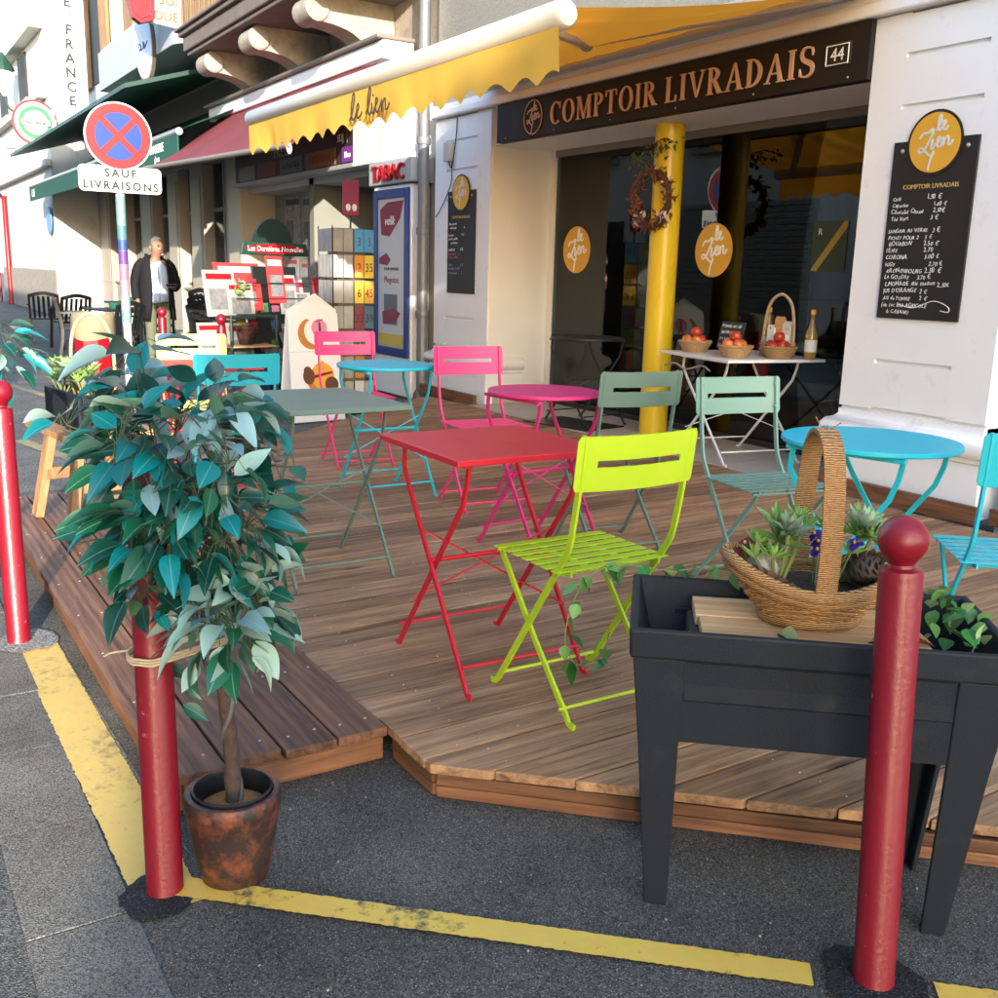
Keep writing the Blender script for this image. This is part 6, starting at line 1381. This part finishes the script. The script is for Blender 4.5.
# ------------------------------------------------------------------ cafe terrace: plastic chairs and tables
def plastic_chair_parts():
    t = thing('plastic_chair', '', 'chair')
    MB().box(-.22, .22, -.23, .22, .41, .44).build('seat', M_pvc, t, 0, .015)
    for sx in (-1, 1):
        MB().path(smooth_pts([(sx * .25, -.24, 0), (sx * .23, -.22, .42), (sx * .235, -.2, .64)], 3), .035, .05, (1, 0, 0)).build('leg', M_pvc, t, 0)
        MB().path(smooth_pts([(sx * .24, .28, 0), (sx * .22, .22, .42), (sx * .22, .3, .82)], 3), .035, .045, (1, 0, 0)).build('leg', M_pvc, t, 0)
        MB().path(smooth_pts([(sx * .245, -.24, .63), (sx * .255, -.05, .66), (sx * .24, .25, .66)], 3), .05, .025, (1, 0, 0)).build('arm', M_pvc, t, 0)
    MB().path(smooth_pts([(-.23, .3, .8), (0, .33, .85), (.23, .3, .8)], 4), .06, .025, (0, 0, 1)).build('top_rail', M_pvc, t, 0)
    for k in range(5): MB().path([(-.15 + k * .075, .215, .44), (-.15 + k * .075, .26, .62), (-.15 + k * .075, .315, .8)], .04, .012, (1, 0, 0)).build('back_slat', M_pvc, t, 0)
    return t
def cafe_table_parts():
    t = thing('cafe_table', '', 'table'); MB().box(-.42, .42, -.42, .42, .7, .73).build('table_top', M_pvc, t, 0, .01)
    MB().lathe([(.04, .05), (.035, .7)], 10).build('column', M_pvc, t, 40)
    for a in (0, 90): MB().box(-.32, .32, -.03, .03, 0.005, .05).build('foot', M_pvc, t, 0, 0, None, (0, 0, R(a)))
    return t
first_c, first_t = plastic_chair_parts(), cafe_table_parts(); used = [False, False]
def put(kind, x, y, rz, lab, z=0):
    src = (first_c, first_t)[kind]
    if not used[kind]: o = src; used[kind] = True
    else: o = copy_tree(src)
    o.location = (x, y, z - .004); o.rotation_euler = (0, 0, rz); o['label'] = lab; return o
a1 = onz(47, 343); a2 = onz(66, 348)
put(0, a1.x, a1.y, R(-100), 'black plastic armchair standing apart on the road side of the cafe terrace')
put(0, a2.x, a2.y + .1, R(-80), 'black plastic armchair pushed to the cafe table with a green ashtray')
put(1, -18.3, 4.1, .1, 'black cafe table with a green ashtray near the white house'); put(1, -15.6, 3.3, .2, 'black cafe table with a green ashtray behind the litter bin')
put(0, -15.9, 2.75, R(170), 'black plastic armchair behind the litter bin'); put(0, -16.6, 4.0, R(60), 'black plastic armchair between the two cafe tables'); put(0, -14.6, 3.0, R(-60), 'black plastic armchair beside the sign pole')
for k in range(3): put(0, -14.25 - .06 * k, 4.25 + .04 * k, R(120), ['black plastic armchair, lowest of the stack by the cafe door', 'black plastic armchair, middle of the stack by the cafe door', 'black plastic armchair, topmost of the stack by the cafe door'][k], .09 * k)
put(0, -15.0, 4.5, R(100), 'black plastic armchair behind the stack by the cafe door')
for k, (x, y) in enumerate(((-18.3, 4.0), (-15.6, 3.2))):
    ah = thing('ashtray', ['green ashtray on the table near the white house', 'green ashtray on the table behind the litter bin'][k], 'ashtray', (x, y, .727)); MB().lathe([(.07, 0), (.09, .08), (.08, .08), (.06, .02), (1e-4, .02)], 16).build('bowl', M_aw_g, ah, 40)

# ------------------------------------------------------------------ man in the black jacket
def skin(name, verts, edges, m, parent, lvl=2, root=0):
    me = bpy.data.meshes.new(name); me.from_pydata([v[0] for v in verts], edges, []); me.materials.append(m); o = bpy.data.objects.new(name, me); COL.objects.link(o); o.parent = parent
    sk = o.modifiers.new('Skin', 'SKIN'); sk.use_smooth_shade = True
    for i, v in enumerate(verts):
        d = me.skin_vertices[0].data[i]; r = v[1]; d.radius = r if isinstance(r, tuple) else (r, r); d.use_root = (i == root)
    ss = o.modifiers.new('Sub', 'SUBSURF'); ss.levels = lvl; ss.render_levels = lvl; return o
man = thing('person', 'man in open black jacket and pale blue shirt looking down beside the red bollard', 'person', (-14.6, 3.55, -.004), R(8))
M_skin = mat('skin', (.25, .125, .08), .55, .1, 10); M_jack = mat('black_jacket_cloth', (.009, .009, .01), .8, .2, 12, .5, 25, spec=.2); M_shirt = mat('pale_blue_shirt', (.5, .56, .68), .7, .06, 8, .2, 30); M_trs = mat('olive_trousers', (.11, .12, .075), .8, .15, 10, .2, 40); M_hair = mat('grey_hair', (.1, .095, .09), .7, .3, 60, .6, 120)
V = []; E = []
def nv(p, r): V.append((p, r)); return len(V) - 1
def ch(*ids): E.extend(zip(ids[:-1], ids[1:]))
pel = nv((0, 0, .92), (.12, .13)); wai = nv((.01, 0, 1.06), (.11, .13)); che = nv((.0, 0, 1.26), (.115, .15)); nck = nv((.0, 0, 1.43), .06); hd0 = nv((.03, .015, 1.5), .06); hd1 = nv((.045, .02, 1.57), (.085, .07)); hd2 = nv((.04, .02, 1.64), (.09, .075)); hd3 = nv((.035, .02, 1.69), .055)
ch(pel, wai, che, nck, hd0, hd1, hd2, hd3)
nose = nv((.135, .045, 1.575), .012); ch(hd1, nose)
def arm(s, el, wr_, pa, fdir):
    sh = nv((0, s * .18, 1.38), .058); e = nv(el, .042); w_ = nv(wr_, .03); p = nv(pa, (.035, .02)); ch(che, sh, e, w_, p); pa = Vector(pa); fd = Vector(fdir).normalized(); sd = Vector((fd.y, -fd.x, 0)) if abs(fd.z) < .8 else Vector((1, 0, 0))
    for k in range(4):
        o = sd * (-.027 + .018 * k); L = (.06, .07, .068, .052)[k]; a = nv(tuple(pa + fd * .035 + o), .009); b = nv(tuple(pa + fd * (.035 + L * .55) + o), .0085); c = nv(tuple(pa + fd * (.03 + L * .9) + o + Vector((.012, 0, 0))), .0075); ch(p, a, b, c)
    t1 = nv(tuple(pa + sd * .035 + fd * .01), .0095); t2 = nv(tuple(pa + sd * .045 + fd * .045), .0085); ch(p, t1, t2)
arm(-1, (-.02, -.27, 1.12), (.05, -.28, .88), (.07, -.275, .81), (.1, .05, -1)); arm(1, (.0, .28, 1.13), (.24, .16, 1.06), (.3, .12, 1.07), (.75, -.5, .05))
for s in (-1, 1):
    h = nv((0, s * .09, .86), .088); k = nv((.02, s * .1, .48), .06); a = nv((0, s * .1, .09), .04); f = nv((.12, s * .11, .035), .035); f2 = nv((.2, s * .115, .03), .026); ch(pel, h, k, a, f, f2)
skin('body', V, E, M_skin, man)
V = []; E = []
p0 = nv((0, 0, .95), (.13, .145))
for s in (-1, 1):
    h = nv((0, s * .095, .84), .1); k = nv((.02, s * .1, .48), .078); a = nv((.0, s * .1, .1), .068); ch(p0, h, k, a)
skin('trousers', V, E, M_trs, man)
def loft(rings, n, gap, m, nm, parent, thick=.012):
    vs = []; fs = []
    for (cx, cy, z, rx, ry, g) in rings:
        for k in range(n + 1): a = R(g) + (2 * PI - 2 * R(g)) * k / n; vs.append((cx + rx * math.cos(a), cy + ry * math.sin(a), z + .01 * math.sin(3 * a)))
    for i in range(len(rings) - 1):
        for k in range(n): fs.append((i * (n + 1) + k, i * (n + 1) + k + 1, (i + 1) * (n + 1) + k + 1, (i + 1) * (n + 1) + k))
    o = MB().add(vs, fs).build(nm, m, parent, 60); so_ = o.modifiers.new('Solidify', 'SOLIDIFY'); so_.thickness = thick; return o
loft([(.005, 0, .86, .15, .17, 0), (.01, 0, .93, .15, .172, 0), (.015, 0, 1.05, .15, .17, 0), (.01, 0, 1.2, .148, .175, 0), (.0, 0, 1.33, .125, .165, 0), (0, 0, 1.41, .07, .085, 0)], 28, 0, M_shirt, 'shirt', man, .005)
jk = loft([(.0, 0, .62, .2, .25, 40), (.0, 0, .8, .19, .24, 34), (.0, 0, 1.0, .185, .228, 30), (.0, 0, 1.2, .178, .215, 32), (-.005, 0, 1.34, .16, .2, 34), (-.01, 0, 1.42, .12, .16, 40), (-.01, 0, 1.47, .1, .11, 55), (-.01, 0, 1.5, .115, .12, 62)], 36, 0, M_jack, 'jacket', man)
for nm, pts, rr in (('sleeve', [(-.01, -.16, 1.4), (-.01, -.22, 1.34), (-.02, -.28, 1.12), (.05, -.29, .9)], [.06, .07, .062, .05]), ('sleeve', [(-.01, .16, 1.4), (-.01, .22, 1.34), (.0, .285, 1.13), (.12, .235, 1.08), (.22, .175, 1.06)], [.06, .07, .066, .058, .05])):
    sp_ = smooth_pts(pts, 5); MB().tube(sp_, [rr[min(len(rr) - 1, int(i / 5))] * (1 + .03 * math.sin(i * 2.1)) for i in range(len(sp_))], 16).build(nm, M_jack, man, 60)
hm = MB(); n = 20; vs = []; fs = []
for i in range(8):
    ph = R(90 - i * 15)
    for k in range(n):
        a = 2 * PI * k / n; fr = math.cos(a - .3); low = 1.0 if fr < .25 else max(.0, 1 - (i / 4.0) * fr * 1.0)
        rr = .106 * math.cos(ph) if i < 7 else .1; z = 1.625 + .115 * math.sin(ph)
        if fr > .25 and i > 3: rr *= .55; 
        vs.append((.035 + rr * math.cos(a) * 1.02, .02 + rr * math.sin(a) * .9, z if not (fr > .25 and i > 3) else 1.66))
for i in range(7):
    for k in range(n): fs.append((i * n + k, i * n + (k + 1) % n, (i + 1) * n + (k + 1) % n, (i + 1) * n + k))
hm.add(vs, fs).build('hair', M_hair, man, 60)
for s in (-1, 1):
    MB().sphere((.122, .042 + s * .03, 1.605), .009, 8, 6).build('eye', M_dark, man, 40); MB().tube([(.124, .042 + s * .048, 1.622), (.13, .042 + s * .015, 1.625)], .005, 5).build('eyebrow', M_hair, man, 40)
    MB().sphere((.03, .02 + s * .085, 1.59), .022, 8, 6, 1.5).build('ear', M_skin, man, 40)
MB().tube([(.118, .02, 1.535), (.126, .045, 1.532), (.116, .068, 1.537)], .006, 5).build('mouth', mat('lip', (.35, .13, .1), .5), man, 40)
for s in (-1, 1): MB().box(-.05, .2, -.045, .045, 0, .08).build('shoe', M_black, man, 0, .03, (0.02, s * .11, 0))
ph = tag(MB().box(-.035, .035, -.07, .07, -.005, .005).build('mobile_phone', M_black, None, 0, .004), 'dark phone held in the hand of the man in the black jacket', 'phone'); ph.matrix_world = Matrix.Translation((-14.6, 3.55, 0)) @ Matrix.Rotation(R(8), 4, 'Z') @ Mrot((.36, .075, 1.095), 0, R(-25), R(-30))

# ------------------------------------------------------------------ far side of the street (first house seen in the glass, other two unseen, shaped to shade the terrace)
def row_house(x0, x1, h, y, wins, m, label, deep=9, ybase=None):
    t = thing('row_house', label, 'house'); MB().box(x0, x1, y - deep, y, 0, h).build('wall', m, t, 0)
    MB().box(x0 - .1, x1 + .1, y - deep, y + .35, h, h + .25).build('eaves', M_stone, t, 0)
    for (wx, wz, ww, wh) in wins:
        wn = MB().box(wx, wx + ww, y + .001, y + .02, wz, wz + wh).build('window', M_dark, t, 0); MB().box(wx - .1, wx + ww + .1, y, y + .12, wz - .12, wz).build('sill', M_stone, wn, 0)
        for s in (wx - ww * .5 - .05, wx + ww + .05): MB().box(s, s + ww * .5, y + .01, y + .05, wz, wz + wh).build('shutter', M_grey_box, wn, 0)
    return t
hw = row_house(-60, 5, 6.5, -5.0, [(x_, 4.2, 1.1, 1.8) for x_ in (-30, -26, -22, -18, -14, -10, -6, -2, 2)] + [(-27, 1, 1.6, 1.6)], M_lime_wall, 'pale terrace house with roller shutter facing the shop across the street')
sh = MB().box(-19.6, -14.4, -4.99, -4.94, .2, 3.0).build('roller_shutter', M_grey_box, hw, 0)
for k in range(22): MB().box(-19.55, -14.45, -4.939, -4.915, .25 + k * .125, .25 + k * .125 + .1).build('shutter_slat', M_cafe, hw, 0, .01)
MB().box(-24.5, -20.5, -4.99, -4.95, .4, 2.7).build('shop_front', M_dark, hw, 0); MB().box(-13.4, -12.2, -4.99, -4.95, 0, 2.3).build('door', M_darkwood, hw, 0)
row_house(20.9, 26.6, 8.6, -5.0, [(22, 4.2, 1.1, 1.8)], M_stone, 'unseen lower stone house across the road sized for the sun passing over it', 3)  # out of view; kept shallow and low so sun clears it towards the newsagent
row_house(26.65, 60, 13.6, -5.0, [(x_, 4.2, 1.1, 1.8) for x_ in (28, 32, 36, 40)], M_lime_wall, 'unseen tall pale house across the road sized to shade the terrace', 3)  # out of view; position, depth and height chosen to keep sun off the terrace
